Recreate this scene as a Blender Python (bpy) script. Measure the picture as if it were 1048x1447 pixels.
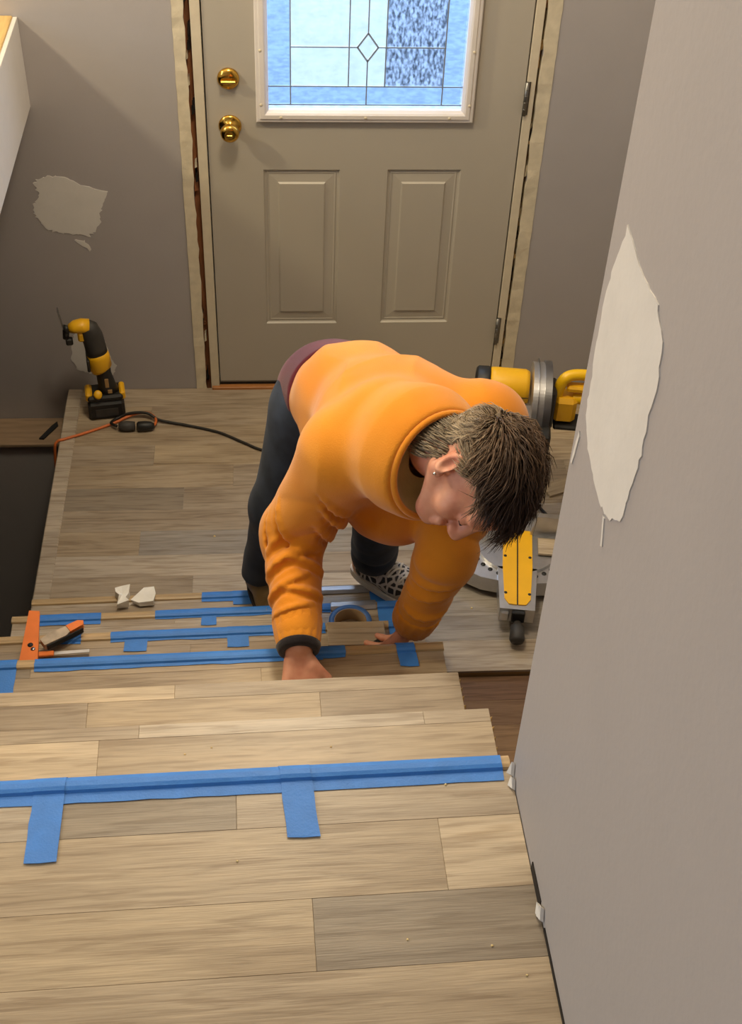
import bpy, bmesh, math, random
import numpy as np
from mathutils import Vector, Matrix

random.seed(7)
SC = bpy.context.scene
COL = SC.collection
for o in list(bpy.data.objects):
    bpy.data.objects.remove(o, do_unlink=True)

# ------------------------------------------------------------------ camera
F_PX, YAW, PITCH, ROLL = 1823.67, 0.1005, 0.7469, 0.0506
CAM = Vector((0.179, -3.487, 2.6615))
fw = Vector((math.sin(YAW)*math.cos(PITCH), math.cos(YAW)*math.cos(PITCH), -math.sin(PITCH)))
rt = Vector((math.cos(YAW), -math.sin(YAW), 0))
up = rt.cross(fw)
r2 = rt*math.cos(ROLL) + up*math.sin(ROLL)
u2 = -rt*math.sin(ROLL) + up*math.cos(ROLL)
cd = bpy.data.cameras.new('camera')
cd.sensor_fit = 'HORIZONTAL'
cd.sensor_width = 36.0
cd.lens = F_PX*36.0/1048.0
cd.clip_start = 0.02
cam = bpy.data.objects.new('camera', cd)
COL.objects.link(cam)
M3 = Matrix((r2, u2, -fw)).transposed()
cam.matrix_world = Matrix.Translation(CAM) @ M3.to_4x4()
SC.camera = cam

# ------------------------------------------------------------------ world, lights, exposure
wd = bpy.data.worlds.new('overcast_sky')
SC.world = wd
wd.use_nodes = True
bg = wd.node_tree.nodes['Background']
bg.inputs[0].default_value = (0.62, 0.80, 1.0, 1)
bg.inputs[1].default_value = 7.0
SC.view_settings.view_transform = 'Standard'
SC.view_settings.look = 'None'
SC.view_settings.gamma = 1.0
SC.view_settings.use_curve_mapping = False
SC.view_settings.exposure = 0.0

def lamp(name, loc, power, col, radius):
    l = bpy.data.lights.new(name, 'POINT')
    l.energy = power
    l.color = col
    l.shadow_soft_size = radius
    o = bpy.data.objects.new(name, l)
    o.location = loc
    COL.objects.link(o)
    return o
lamp('living_room_lamp_light', (-1.55, -0.75, 2.37), 76, (1.0, 0.85, 0.56), 0.07)
lamp('entry_pendant_light', (0.22, -1.02, 2.80), 82, (1.0, 0.86, 0.64), 0.16)
al = bpy.data.lights.new('living_room_window_daylight', 'AREA')
al.shape = 'RECTANGLE'; al.size = 1.8; al.size_y = 1.3; al.energy = 44; al.color = (0.62, 0.80, 1.0)
ao = bpy.data.objects.new('living_room_window_daylight', al)
ao.location = (-3.36, -3.2, 2.55); ao.rotation_euler = (0, -math.pi/2, 0)
COL.objects.link(ao)

# ------------------------------------------------------------------ materials
MATS = {}
def new_mat(name):
    m = bpy.data.materials.new(name)
    m.use_nodes = True
    nt = m.node_tree
    b = nt.nodes['Principled BSDF']
    MATS[name] = m
    return m, nt, b
def srgb(r, g, b):
    f = lambda c: (c/255/12.92) if c/255 <= 0.04045 else ((c/255+0.055)/1.055)**2.4
    return (f(r), f(g), f(b), 1)
def N(nt, t, **kw):
    n = nt.nodes.new(t)
    for k, v in kw.items():
        setattr(n, k, v)
    return n
def ramp(nt, stops):
    n = nt.nodes.new('ShaderNodeValToRGB')
    el = n.color_ramp.elements
    while len(el) > 1:
        el.remove(el[-1])
    el[0].position, el[0].color = stops[0]
    for p, c in stops[1:]:
        e = el.new(p)
        e.color = c
    return n
def simple(name, col, rough=0.5, metal=0.0, var=0.08, vscale=20, bump=0.0, bscale=200, coat=0.0, sheen=0.0, stretch=(1, 1, 1), spec=0.5):
    m, nt, b = new_mat(name)
    L = nt.links.new
    tc = N(nt, 'ShaderNodeTexCoord')
    mp = N(nt, 'ShaderNodeMapping')
    mp.inputs['Scale'].default_value = stretch
    L(tc.outputs['Object'], mp.inputs[0])
    ns = N(nt, 'ShaderNodeTexNoise')
    ns.inputs['Scale'].default_value = vscale
    ns.inputs['Detail'].default_value = 4
    L(mp.outputs[0], ns.inputs['Vector'])
    c = Vector(col[:3])
    lo = tuple(max(0, x*(1-var)) for x in c)+(1,)
    hi = tuple(min(1, x*(1+var)) for x in c)+(1,)
    r = ramp(nt, [(0.3, lo), (0.7, hi)])
    L(ns.outputs[0], r.inputs[0])
    L(r.outputs[0], b.inputs['Base Color'])
    b.inputs['Roughness'].default_value = rough
    b.inputs['Metallic'].default_value = metal
    b.inputs['Specular IOR Level'].default_value = spec
    b.inputs['Coat Weight'].default_value = coat
    if sheen:
        b.inputs['Sheen Weight'].default_value = sheen
        b.inputs['Sheen Roughness'].default_value = 0.5
    if bump:
        n2 = N(nt, 'ShaderNodeTexNoise')
        n2.inputs['Scale'].default_value = bscale
        n2.inputs['Detail'].default_value = 5
        L(mp.outputs[0], n2.inputs['Vector'])
        bp = N(nt, 'ShaderNodeBump')
        bp.inputs['Strength'].default_value = bump
        bp.inputs['Distance'].default_value = 0.002
        L(n2.outputs[0], bp.inputs['Height'])
        L(bp.outputs[0], b.inputs['Normal'])
    return m

def plank_mat(name, rough=0.42, spec=0.5):
    """vinyl plank: tint from the object's own colour, grain along local X"""
    m, nt, b = new_mat(name)
    L = nt.links.new
    oi = N(nt, 'ShaderNodeObjectInfo')
    tc = N(nt, 'ShaderNodeTexCoord')
    mul = N(nt, 'ShaderNodeMath', operation='MULTIPLY')
    mul.inputs[1].default_value = 37.0
    L(oi.outputs['Random'], mul.inputs[0])
    cmb = N(nt, 'ShaderNodeCombineXYZ')
    for i in range(3):
        L(mul.outputs[0], cmb.inputs[i])
    add = N(nt, 'ShaderNodeVectorMath', operation='ADD')
    L(tc.outputs['Object'], add.inputs[0])
    L(cmb.outputs[0], add.inputs[1])
    def streak(sx, sy, scale, detail, dist=0.0):
        mp = N(nt, 'ShaderNodeMapping')
        mp.inputs['Scale'].default_value = (sx, sy, 1)
        L(add.outputs[0], mp.inputs[0])
        n = N(nt, 'ShaderNodeTexNoise')
        n.inputs['Scale'].default_value = scale
        n.inputs['Detail'].default_value = detail
        n.inputs['Distortion'].default_value = dist
        L(mp.outputs[0], n.inputs['Vector'])
        return n
    broad = streak(1.2, 7, 2.2, 3, 0.6)
    grain = streak(1.0, 16, 6.0, 6, 0.8)
    fine = streak(2.0, 60, 9.0, 3)
    knots = streak(2.2, 9, 1.7, 2, 1.5)
    r1 = ramp(nt, [(0.28, (0.76, 0.73, 0.70, 1)), (0.55, (1.0, 1.0, 1.0, 1)), (0.78, (1.13, 1.11, 1.07, 1))])
    L(broad.outputs[0], r1.inputs[0])
    r2_ = ramp(nt, [(0.36, (0.74, 0.70, 0.66, 1)), (0.50, (0.98, 0.98, 0.98, 1)), (0.7, (1.08, 1.07, 1.06, 1))])
    L(grain.outputs[0], r2_.inputs[0])
    r3 = ramp(nt, [(0.36, (0.88, 0.87, 0.86, 1)), (0.6, (1.04, 1.04, 1.04, 1))])
    L(fine.outputs[0], r3.inputs[0])
    r4 = ramp(nt, [(0.70, (1, 1, 1, 1)), (0.80, (0.66, 0.60, 0.52, 1))])
    L(knots.outputs[0], r4.inputs[0])
    prev = oi.outputs['Color']
    for r in (r1, r2_, r3, r4):
        mx = N(nt, 'ShaderNodeMix', data_type='RGBA', blend_type='MULTIPLY')
        mx.inputs['Factor'].default_value = 1.0
        mx.clamp_result = False
        L(prev, mx.inputs[6])
        L(r.outputs[0], mx.inputs[7])
        prev = mx.outputs[2]
    L(prev, b.inputs['Base Color'])
    b.inputs['Roughness'].default_value = rough
    b.inputs['Specular IOR Level'].default_value = spec
    bp = N(nt, 'ShaderNodeBump')
    bp.inputs['Strength'].default_value = 0.25
    bp.inputs['Distance'].default_value = 0.001
    L(fine.outputs[0], bp.inputs['Height'])
    L(bp.outputs[0], b.inputs['Normal'])
    return m

WALL = simple('grey_wall_paint', srgb(166, 160, 158), 0.62, var=0.02, vscale=6, bump=0.15, bscale=90)
DOORP = simple('grey_door_paint', srgb(176, 168, 154), 0.42, var=0.015, vscale=5, bump=0.05, bscale=120)
WHITE = simple('white_fascia_paint', srgb(214, 210, 206), 0.6, var=0.02, bump=0.15, bscale=90)
CEIL = simple('white_ceiling_paint', srgb(225, 222, 216), 0.8, var=0.02)
FRAMEW = simple('white_moulded_plastic', srgb(222, 214, 206), 0.38, var=0.02)
JAMB = simple('cream_primed_wood', srgb(206, 194, 170), 0.5, var=0.05, vscale=30)
GYP = simple('torn_drywall_edge', srgb(208, 196, 170), 0.85, var=0.10, vscale=30, bump=0.3, bscale=160)
STUD = simple('raw_brown_stud', srgb(140, 88, 52), 0.8, var=0.4, vscale=14, stretch=(6, 6, 1), bump=0.6, bscale=60)
FOAM = simple('pale_foam_filler', srgb(206, 170, 112), 0.9, var=0.25, vscale=50, bump=0.8, bscale=120)
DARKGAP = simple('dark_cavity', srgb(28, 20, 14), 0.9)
SPACK = simple('white_spackle', srgb(212, 208, 202), 0.75, var=0.035, vscale=14, bump=0.3, bscale=40)
PLANK = plank_mat('vinyl_plank')
OLDP = plank_mat('old_dark_plank', 0.55, 0.3)
PLY = simple('plywood_subfloor', srgb(176, 140, 92), 0.8, var=0.2, vscale=10, stretch=(1, 8, 8))
PLYEDGE = simple('splintered_plywood', srgb(214, 178, 112), 0.85, var=0.25, vscale=60)
NOSE = simple('oak_nosing_vinyl', srgb(176, 150, 112), 0.34, var=0.22, vscale=9, stretch=(1, 14, 14))
SILVER = simple('silver_underlay_strip', srgb(150, 152, 160), 0.38, 0.6, var=0.15, vscale=25, stretch=(1, 6, 6))
TAPE = simple('blue_painter_tape', srgb(52, 122, 206), 0.55, var=0.07, vscale=40, bump=0.25, bscale=300)
TAPEROLL = simple('blue_tape_roll_side', srgb(60, 104, 172), 0.5, var=0.08, vscale=60)
CARD = simple('cardboard_core', srgb(150, 124, 92), 0.9, var=0.1)
BRASS = simple('polished_brass', srgb(214, 170, 78), 0.16, 1.0, var=0.06)
STEELG = simple('grey_hinge_steel', srgb(128, 126, 122), 0.35, 0.9, var=0.08)
LEAD = simple('zinc_came', srgb(150, 164, 180), 0.35, 0.3, var=0.1)
YEL = simple('yellow_tool_plastic', srgb(236, 178, 24), 0.42, var=0.06, vscale=12)
YEL2 = simple('bright_yellow_grip', srgb(242, 190, 14), 0.4, var=0.05)
BLK = simple('black_tool_plastic', srgb(30, 29, 28), 0.5, var=0.25, vscale=30)
DGREY = simple('dark_grey_rubber', srgb(58, 55, 52), 0.6, var=0.2, vscale=30)
ALU = simple('cast_aluminium', srgb(196, 196, 198), 0.32, 0.85, var=0.12, vscale=18)
STEEL = simple('blade_steel', srgb(150, 150, 152), 0.28, 0.95, var=0.1)
ORANGE = simple('orange_tool_paint', srgb(228, 120, 48), 0.45, var=0.1, vscale=20)
CORDO = simple('orange_cord_jacket', srgb(206, 108, 50), 0.5, var=0.08)
CORDB = simple('black_cord_jacket', srgb(34, 30, 26), 0.5, var=0.15)
PAPER = simple('white_crumpled_paper', srgb(236, 232, 222), 0.85, var=0.04)
OAK = simple('oak_threshold', srgb(168, 112, 62), 0.45, var=0.2, vscale=8, stretch=(1, 10, 10))
RAWW = simple('raw_pine', srgb(206, 172, 112), 0.7, var=0.2, vscale=8, stretch=(10, 1, 10))
CHIPW = simple('pale_wood_chip', srgb(232, 208, 150), 0.8, var=0.15)
RUBBER = simple('black_rubber', srgb(20, 20, 22), 0.7, var=0.2)

# ------------------------------------------------------------------ mesh helpers
class MB:
    def __init__(self):
        self.v = []; self.f = []; self.sm = []
    def add(self, vs, fs, smooth=False):
        o = len(self.v)
        self.v += [tuple(v) for v in vs]
        self.f += [tuple(i+o for i in f) for f in fs]
        self.sm += [smooth]*len(fs)
        return self
    def box(self, lo, hi, c=0.0, mtx=None):
        """box with chamfer c on every edge"""
        lo = Vector(lo); hi = Vector(hi)
        if c <= 0:
            vs = [Vector((x, y, z)) for x in (lo.x, hi.x) for y in (lo.y, hi.y) for z in (lo.z, hi.z)]
            fs = [(0, 1, 3, 2), (4, 6, 7, 5), (0, 4, 5, 1), (2, 3, 7, 6), (0, 2, 6, 4), (1, 5, 7, 3)]
        else:
            bm = bmesh.new()
            bmesh.ops.create_cube(bm, size=1.0)
            s = hi-lo; m = (hi+lo)/2
            for v in bm.verts:
                v.co = Vector((v.co.x*s.x+m.x, v.co.y*s.y+m.y, v.co.z*s.z+m.z))
            bmesh.ops.bevel(bm, geom=bm.edges[:], offset=min(c, min(s)*0.45), segments=1, affect='EDGES', profile=0.5)
            bm.verts.index_update()
            vs = [v.co.copy() for v in bm.verts]
            fs = [tuple(v.index for v in f.verts) for f in bm.faces]
            bm.free()
        if mtx is not None:
            vs = [mtx @ v for v in vs]
        return self.add(vs, fs)
    def lathe(self, prof, axis_o, axis_d, n=24, smooth=True, cap=True):
        """prof: list of (distance along axis, radius)"""
        o = Vector(axis_o); d = Vector(axis_d).normalized()
        a = d.orthogonal().normalized(); b = d.cross(a)
        vs = []
        for (h, r) in prof:
            for i in range(n):
                t = 2*math.pi*i/n
                vs.append(o+d*h+(a*math.cos(t)+b*math.sin(t))*r)
        fs = []
        for k in range(len(prof)-1):
            for i in range(n):
                j = (i+1) % n
                fs.append((k*n+i, k*n+j, (k+1)*n+j, (k+1)*n+i))
        if cap:
            fs.append(tuple(range(n-1, -1, -1)))
            fs.append(tuple((len(prof)-1)*n+i for i in range(n)))
        return self.add(vs, fs, smooth)
    def cyl(self, p, q, r, r2=None, n=20, smooth=True):
        p = Vector(p); q = Vector(q)
        return self.lathe([(0, r), ((q-p).length, r if r2 is None else r2)], p, q-p, n, smooth)
    def tube(self, pts, r, n=10, sub=6, closed=False):
        pts = [Vector(p) for p in pts]
        P = catmull(pts, sub)
        rad = r if callable(r) else (lambda t: r)
        vs, fs = [], []
        prev = None
        for i, p in enumerate(P):
            t = (P[min(i+1, len(P)-1)]-P[max(i-1, 0)]).normalized()
            if prev is None:
                a = t.orthogonal().normalized()
            else:
                a = (prev-t*prev.dot(t)).normalized()
            prev = a
            b = t.cross(a)
            rr = rad(i/(len(P)-1))
            for k in range(n):
                th = 2*math.pi*k/n
                vs.append(p+(a*math.cos(th)+b*math.sin(th))*rr)
        for i in range(len(P)-1):
            for k in range(n):
                j = (k+1) % n
                fs.append((i*n+k, i*n+j, (i+1)*n+j, (i+1)*n+k))
        fs.append(tuple(range(n-1, -1, -1)))
        fs.append(tuple((len(P)-1)*n+k for k in range(n)))
        return self.add(vs, fs, True)
    def prism(self, poly, ext, smooth=False):
        """poly: list of 3D points (planar), extruded by vector ext"""
        poly = [Vector(p) for p in poly]; e = Vector(ext); n = len(poly)
        vs = poly+[p+e for p in poly]
        fs = [tuple(range(n-1, -1, -1)), tuple(range(n, 2*n))]
        for i in range(n):
            j = (i+1) % n
            fs.append((i, j, n+j, n+i))
        return self.add(vs, fs, smooth)
    def build(self, name, mat, parent=None, loc=None, rot=None, color=None):
        me = bpy.data.meshes.new(name)
        me.from_pydata(self.v, [], self.f)
        me.update()
        bm = bmesh.new(); bm.from_mesh(me)
        bmesh.ops.recalc_face_normals(bm, faces=bm.faces[:])
        bm.to_mesh(me); bm.free()
        if len(self.sm) == len(me.polygons):
            me.polygons.foreach_set('use_smooth', self.sm)
        if mat is not None:
            me.materials.append(mat)
        o = bpy.data.objects.new(name, me)
        COL.objects.link(o)
        if parent is not None:
            o.parent = parent
        if loc is not None:
            o.location = loc
        if rot is not None:
            o.rotation_euler = rot
        if color is not None:
            o.color = color
        return o
def catmull(P, sub):
    out = []
    n = len(P)
    for i in range(n-1):
        p0 = P[max(i-1, 0)]; p1 = P[i]; p2 = P[i+1]; p3 = P[min(i+2, n-1)]
        for k in range(sub):
            t = k/sub
            out.append(0.5*((2*p1)+(-p0+p2)*t+(2*p0-5*p1+4*p2-p3)*t*t+(-p0+3*p1-3*p2+p3)*t**3))
    out.append(P[-1])
    return out
def empty(name, loc=(0, 0, 0), rz=0.0):
    o = bpy.data.objects.new(name, None)
    o.empty_display_size = 0.1
    o.location = loc
    o.rotation_euler = (0, 0, rz)
    COL.objects.link(o)
    return o
def tag(o, label, cat, group=None):
    o['label'] = label; o['category'] = cat
    if group:
        o['group'] = group
    return o
def struct(o, label=None, cat=None):
    o['kind'] = 'structure'
    if label:
        o['label'] = label
    if cat:
        o['category'] = cat
    return o

# ------------------------------------------------------------------ layout numbers
DW = 0.914                      # door slab width, x = 0 is its latch edge
RISE, RUN, T1 = 0.1776, 0.2239, 1.1122
SROT = 0.0245                   # the stairs stand a little askew to the door wall
SL, SRR = -0.482, 0.462         # stair ends, lateral
WS = 0.4263                     # stair side of the right wall
ZU = 7*RISE
def S(s, t, z):
    c, sn = math.cos(SROT), math.sin(SROT)
    return Vector((s*c+t*sn, -t*c+s*sn, z))
def tk(k):
    return T1+(k-1)*RUN
CEILZ = ZU+2.35
XL, XR = -3.4, 1.75

# ------------------------------------------------------------------ setting: walls
GL, GR = -0.047, DW+0.036       # sides of the opening in the drywall
wf = MB()
wf.box((XL, 0, -1.35), (GL, 0.12, CEILZ))
wf.box((GR, 0, -1.35), (XR, 0.12, CEILZ))
wf.box((GL, 0, 2.09), (GR, 0.12, CEILZ))
wf.box((GL, 0, -1.35), (GR, 0.12, -0.03))
wall_front = struct(wf.build('wall_front', WALL), 'grey painted entry wall around the front door', 'wall')

def jag_patch(pts, amp, seed, n=6):
    """outline with brushed, jagged edge"""
    rnd = random.Random(seed)
    out = []
    m = len(pts)
    for i in range(m):
        a = Vector(pts[i]); b = Vector(pts[(i+1) % m])
        for k in range(n):
            p = a.lerp(b, k/n)
            out.append(p+Vector((rnd.uniform(-amp, amp), rnd.uniform(-amp, amp)*0.7)))
    return out
def patch_on_front(poly, th=0.0012, name='spackle_patch'):
    mb = MB()
    mb.prism([(p.x+0.014, -th, p.y-0.006) for p in poly], (0, th+0.0005, 0))
    return mb.build(name, SPACK, wall_front)
patch_on_front(jag_patch([(-0.525, 0.765), (-0.50, 0.785), (-0.455, 0.79), (-0.40, 0.765), (-0.315, 0.735), (-0.335, 0.70), (-0.345, 0.645),
                          (-0.36, 0.61), (-0.385, 0.585), (-0.415, 0.595), (-0.47, 0.60), (-0.505, 0.61), (-0.535, 0.655), (-0.54, 0.69), (-0.515, 0.725)], 0.006, 3))
patch_on_front(jag_patch([(-0.43, 0.575), (-0.40, 0.573), (-0.383, 0.545), (-0.385, 0.535)], 0.004, 9, 4))
patch_on_front(jag_patch([(-0.485, 0.19), (-0.475, 0.225), (-0.445, 0.245), (-0.41, 0.24), (-0.38, 0.215), (-0.37, 0.16), (-0.35, 0.10), (-0.36, 0.065), (-0.43, 0.07), (-0.475, 0.085), (-0.492, 0.13)], 0.003, 5))
# torn drywall lips beside the door frame, raw stud behind, shims in the gap
def drywall_lip(x0, x1, inner_left, seed):
    rnd = random.Random(seed)
    n = 70
    vs, fs = [], []
    for i in range(n+1):
        z = -0.005+2.1*i/n
        e = rnd.uniform(-0.0035, 0.0035)*rnd.choice((0.2, 0.4, 1))
        e2 = rnd.uniform(-0.001, 0.001)
        th = 0.003+rnd.uniform(0, 0.003)
        a, b = (x0+e, x1+e2) if inner_left else (x0+e2, x1+e)
        vs += [(a, 0.03, z), (a, -th, z), (b, -th*0.4, z), (b, 0.001, z)]
    for i in range(n):
        for k in range(3):
            fs.append((i*4+k, i*4+k+1, i*4+k+5, i*4+k+4))
    mb = MB().add(vs, fs)
    return mb.build('torn_drywall_lip', GYP, wall_front)
drywall_lip(-0.077, -0.044, False, 2)
drywall_lip(DW+0.034, DW+0.073, True, 4)

wr = MB()
wr.box((0, -4.9, -0.4), (0.13, -2.488, CEILZ))
wall_right = struct(wr.build('wall_right', WALL, loc=S(WS, 0, 0), rot=(0, 0, SROT)), 'grey painted stairwell wall with a tall white patch', 'wall')
def patch_on_right(poly, th=0.0012):
    # poly in (t, z)
    mb = MB()
    mb.prism([(-th, -p.x, p.y) for p in poly], (th+0.0005, 0, 0))
    return mb.build('spackle_patch', SPACK, wall_right)
patch_on_right(jag_patch([(2.529, 2.092), (2.58, 2.083), (2.637, 2.084), (2.668, 2.066), (2.675, 2.034), (2.673, 1.988), (2.676, 1.951), (2.669, 1.90), (2.668, 1.873),
                          (2.637, 1.845), (2.608, 1.835), (2.567, 1.84), (2.534, 1.852), (2.513, 1.874), (2.511, 1.908), (2.505, 1.962), (2.505, 2.013), (2.516, 2.047)], 0.0025, 21, 5))
patch_on_right(jag_patch([(2.617, 1.833), (2.623, 1.834), (2.634, 1.806), (2.629, 1.803)], 0.0012, 23, 3))
patch_on_right(jag_patch([(2.503, 1.842), (2.508, 1.838), (2.499, 1.796), (2.494, 1.793)], 0.0012, 24, 3))
# crumbling foot of the right wall
for i, (t, z, sx, sz) in enumerate([(2.498, 1.262, 0.003, 0.022), (2.512, 1.25, 0.004, 0.014), (2.70, 1.252, 0.005, 0.014), (2.706, 1.258, 0.004, 0.018)]):
    rnd = random.Random(60+i)
    poly = [(-0.001, -t-sx-rnd.uniform(0, .006), z-sz*0.4), (-0.001-rnd.uniform(.002, .007), -t, z-sz*0.5), (-0.001, -t+sx+rnd.uniform(0, .006), z), (-0.001, -t, z+sz*0.6)]
    MB().prism(poly, (-0.004, 0.002, 0.002)).build('drywall_flake', SPACK, wall_right)
# dark shadow gap strip where the drywall stops short of the boards
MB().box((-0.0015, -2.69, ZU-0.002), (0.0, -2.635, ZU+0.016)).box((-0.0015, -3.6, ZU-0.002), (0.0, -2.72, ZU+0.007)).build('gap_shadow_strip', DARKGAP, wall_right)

wl = MB().box((XL-0.12, -5.2, -1.35), (XL, 0.12, CEILZ))
struct(wl.build('wall_left', WALL), 'grey living room wall beyond the upper floor', 'wall')
wb = MB().box((XL, -5.3, -1.35), (XR+0.1, -5.2, CEILZ))
struct(wb.build('wall_back', WALL), 'grey wall of the upper hall', 'wall')
we = MB().box((XR, -5.2, -1.35), (XR+0.12, 0.12, CEILZ))
struct(we.build('wall_entry', WALL), 'grey wall at the saw end of the entry', 'wall')
cl = MB().box((XL, -5.2, CEILZ), (XR, 0.0, CEILZ+0.1))
struct(cl.build('ceiling', CEIL), 'white ceiling over the stairwell', 'ceiling')

# upper storey floor beside the stairwell: white boxed edge (fascia) with a raw pine board on top
uf = MB().box((XL, -5.2, 1.0), (-0.500, -0.002, ZU-0.02))
side_floor = struct(uf.build('floor_side', PLY), 'upper floor slab beside the stairwell', 'floor')
fa = MB().box((-0.4995, -5.2, 0.9976), (-0.487, -0.001, ZU+0.008), 0.001)
struct(fa.build('trim_1', WHITE), 'white painted boxed edge of the upper floor', 'trim')
pb = MB().box((-0.66, -5.2, ZU-0.0195), (-0.4995, -0.003, ZU+0.012), 0.002)
struct(pb.build('trim_2', RAWW), 'raw pine board along the upper floor edge', 'trim')
lf = MB().box((XL, -5.2, -1.35), (XR, 0, -1.30))
struct(lf.build('floor_lower', OLDP, color=(0.12, 0.10, 0.08, 1)), 'dark lower floor under the entry', 'floor')
# foundation ledge under the entry wall, grey face with a wooden sill
led = MB().box((XL, -0.128, -1.30), (-0.515, -0.001, -0.132))
struct(led.build('wall_foundation', WALL), 'grey foundation wall below the entry', 'wall')
SILLW = simple('weathered_sill_wood', srgb(146, 122, 96), 0.7, var=0.2, vscale=8, stretch=(1, 10, 10))
sill = MB().box((XL, -0.142, -0.131), (-0.517, -0.002, -0.118), 0.002)
sill_o = struct(sill.build('trim_3', SILLW), 'wooden sill board on the foundation ledge', 'trim')
MB().prism([(-0.60, -0.118, -0.1175), (-0.565, -0.05, -0.1175), (-0.55, -0.03, -0.1175), (-0.545, -0.05, -0.1175), (-0.585, -0.12, -0.1175)], (0, 0, 0.006)).build('dark_gap_wedge', RUBBER, sill_o)  # black wedge laid on the sill as the dark of a board gap

# ------------------------------------------------------------------ planks
PCOL = {'mid': srgb(164, 149, 129), 'warm': srgb(168, 151, 127), 'light': srgb(189, 172, 147), 'grey': srgb(154, 146, 136), 'dark': srgb(142, 130, 114), 'pale': srgb(180, 167, 149), 'tan': srgb(174, 156, 129)}
def plank(x0, x1, y0, y1, ztop, parent, col, th=0.008, mat=None, name='plank'):
    gap = 0.0001
    w, d = x1-x0-2*gap, y1-y0-2*gap
    mb = MB().box((-w/2, -d/2, -th), (w/2, d/2, 0), 0.0004)
    return mb.build(name, mat or PLANK, parent, loc=((x0+x1)/2, (y0+y1)/2, ztop), color=PCOL[col] if isinstance(col, str) else col)

# ------------------------------------------------------------------ landing
land = MB().box((-0.498, -1.258, -0.30), (XR, -0.001, -0.0085))
landing = struct(land.build('floor_landing', PLY), 'entry landing of pale grey-brown vinyl planks', 'floor')
LX0, LX1 = -0.455, XR-0.002
rows = [(-0.001, -0.098, [('mid', 0.36), ('warm', 2)]),
        (-0.098, -0.197, [('warm', -0.22), ('mid', 0.72), ('tan', 2)]),
        (-0.197, -0.296, [('warm', 0.52), ('tan', 2)]),
        (-0.296, -0.395, [('mid', -0.20), ('tan', 0.9), ('warm', 2)]),
        (-0.395, -0.500, [('warm', 0.05), ('mid', 1.1), ('mid', 2)]),
        (-0.500, -0.600, [('dark', -0.10), ('mid', 0.95), ('warm', 2)]),
        (-0.600, -0.692, [('mid', 0.35), ('pale', 1.2), ('mid', 2)]),
        (-0.692, -0.794, [('warm', -0.22), ('grey', 0.62), ('pale', 2)]),
        (-0.794, -0.880, [('pale', 0.2), ('mid', 0.98), ('grey', 2)]),
        (-0.880, -0.965, [('mid', -0.06), ('pale', 0.55), ('grey', 2)]),
        (-0.965, -1.060, [('mid', 0.5), ('grey', 2)]),
        (-1.060, -1.152, [('mid', 0.4), ('grey', 2)])]
for y1, y0, segs in rows:
    x = LX0
    for c, xe in segs:
        xe = min(xe, LX1)
        plank(x, xe, y0, y1, 0.0, landing, c)
        x = xe
        if x >= LX1:
            break
plank(0.58, LX1, -1.262, -1.152, 0.0, landing, 'pale', th=0.0082)
# landing edge board on the left, with a rounded outer lip
MB().box((-0.502, -1.10, -0.03), (-0.455, -0.002, 0.0035), 0.003).build('edge_nosing', PLANK, landing, color=PCOL['pale'])
# old floor showing past the end of the new planks, beside the stairs
old = MB().box((0.45, -2.60, -0.30), (XR, -1.264, -0.035))
old_floor = struct(old.build('floor_old', DARKGAP), 'old dark wood floor beside the stairs', 'floor')
for i in range(9):
    y = -1.264-i*0.082
    plank(0.47, XR-0.01, max(y-0.082, -2.0), y, -0.022, old_floor, [srgb(112, 84, 62), srgb(124, 96, 70), srgb(142, 112, 80), srgb(150, 116, 80)][min(i, 3)], th=0.012, mat=OLDP)

# ------------------------------------------------------------------ staircase
stairs = tag(empty('staircase', (0, 0, 0), SROT), 'open stairs clad in grey-brown vinyl planks with taped nosings', 'stairs')
NOSE_PROF = [(-0.004, -0.016), (-0.001, -0.004), (0.004, 0.003), (0.011, 0.0058), (0.019, 0.0058), (0.0235, 0.0045), (0.0255, 0.0008), (0.0245, -0.001), (0.014, -0.0012), (0.012, -0.016)]
def nosing(k, s0, s1, parent, mat=NOSE, lift=0.0):
    """rounded stair-nose moulding; t grows towards the upper storey"""
    t0, z0 = tk(k), k*RISE+lift
    mb = MB().prism([(s0, -(t0+0.004+a), z0+b) for a, b in NOSE_PROF], (s1-s0, 0, 0))
    return mb.build('nosing', mat, parent)
TAPE_TOP = [(-0.0048, -0.010), (-0.0018, -0.0035), (0.0035, 0.0038), (0.011, 0.0068), (0.019, 0.0068), (0.0242, 0.0052), (0.0268, 0.0012)]
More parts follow.
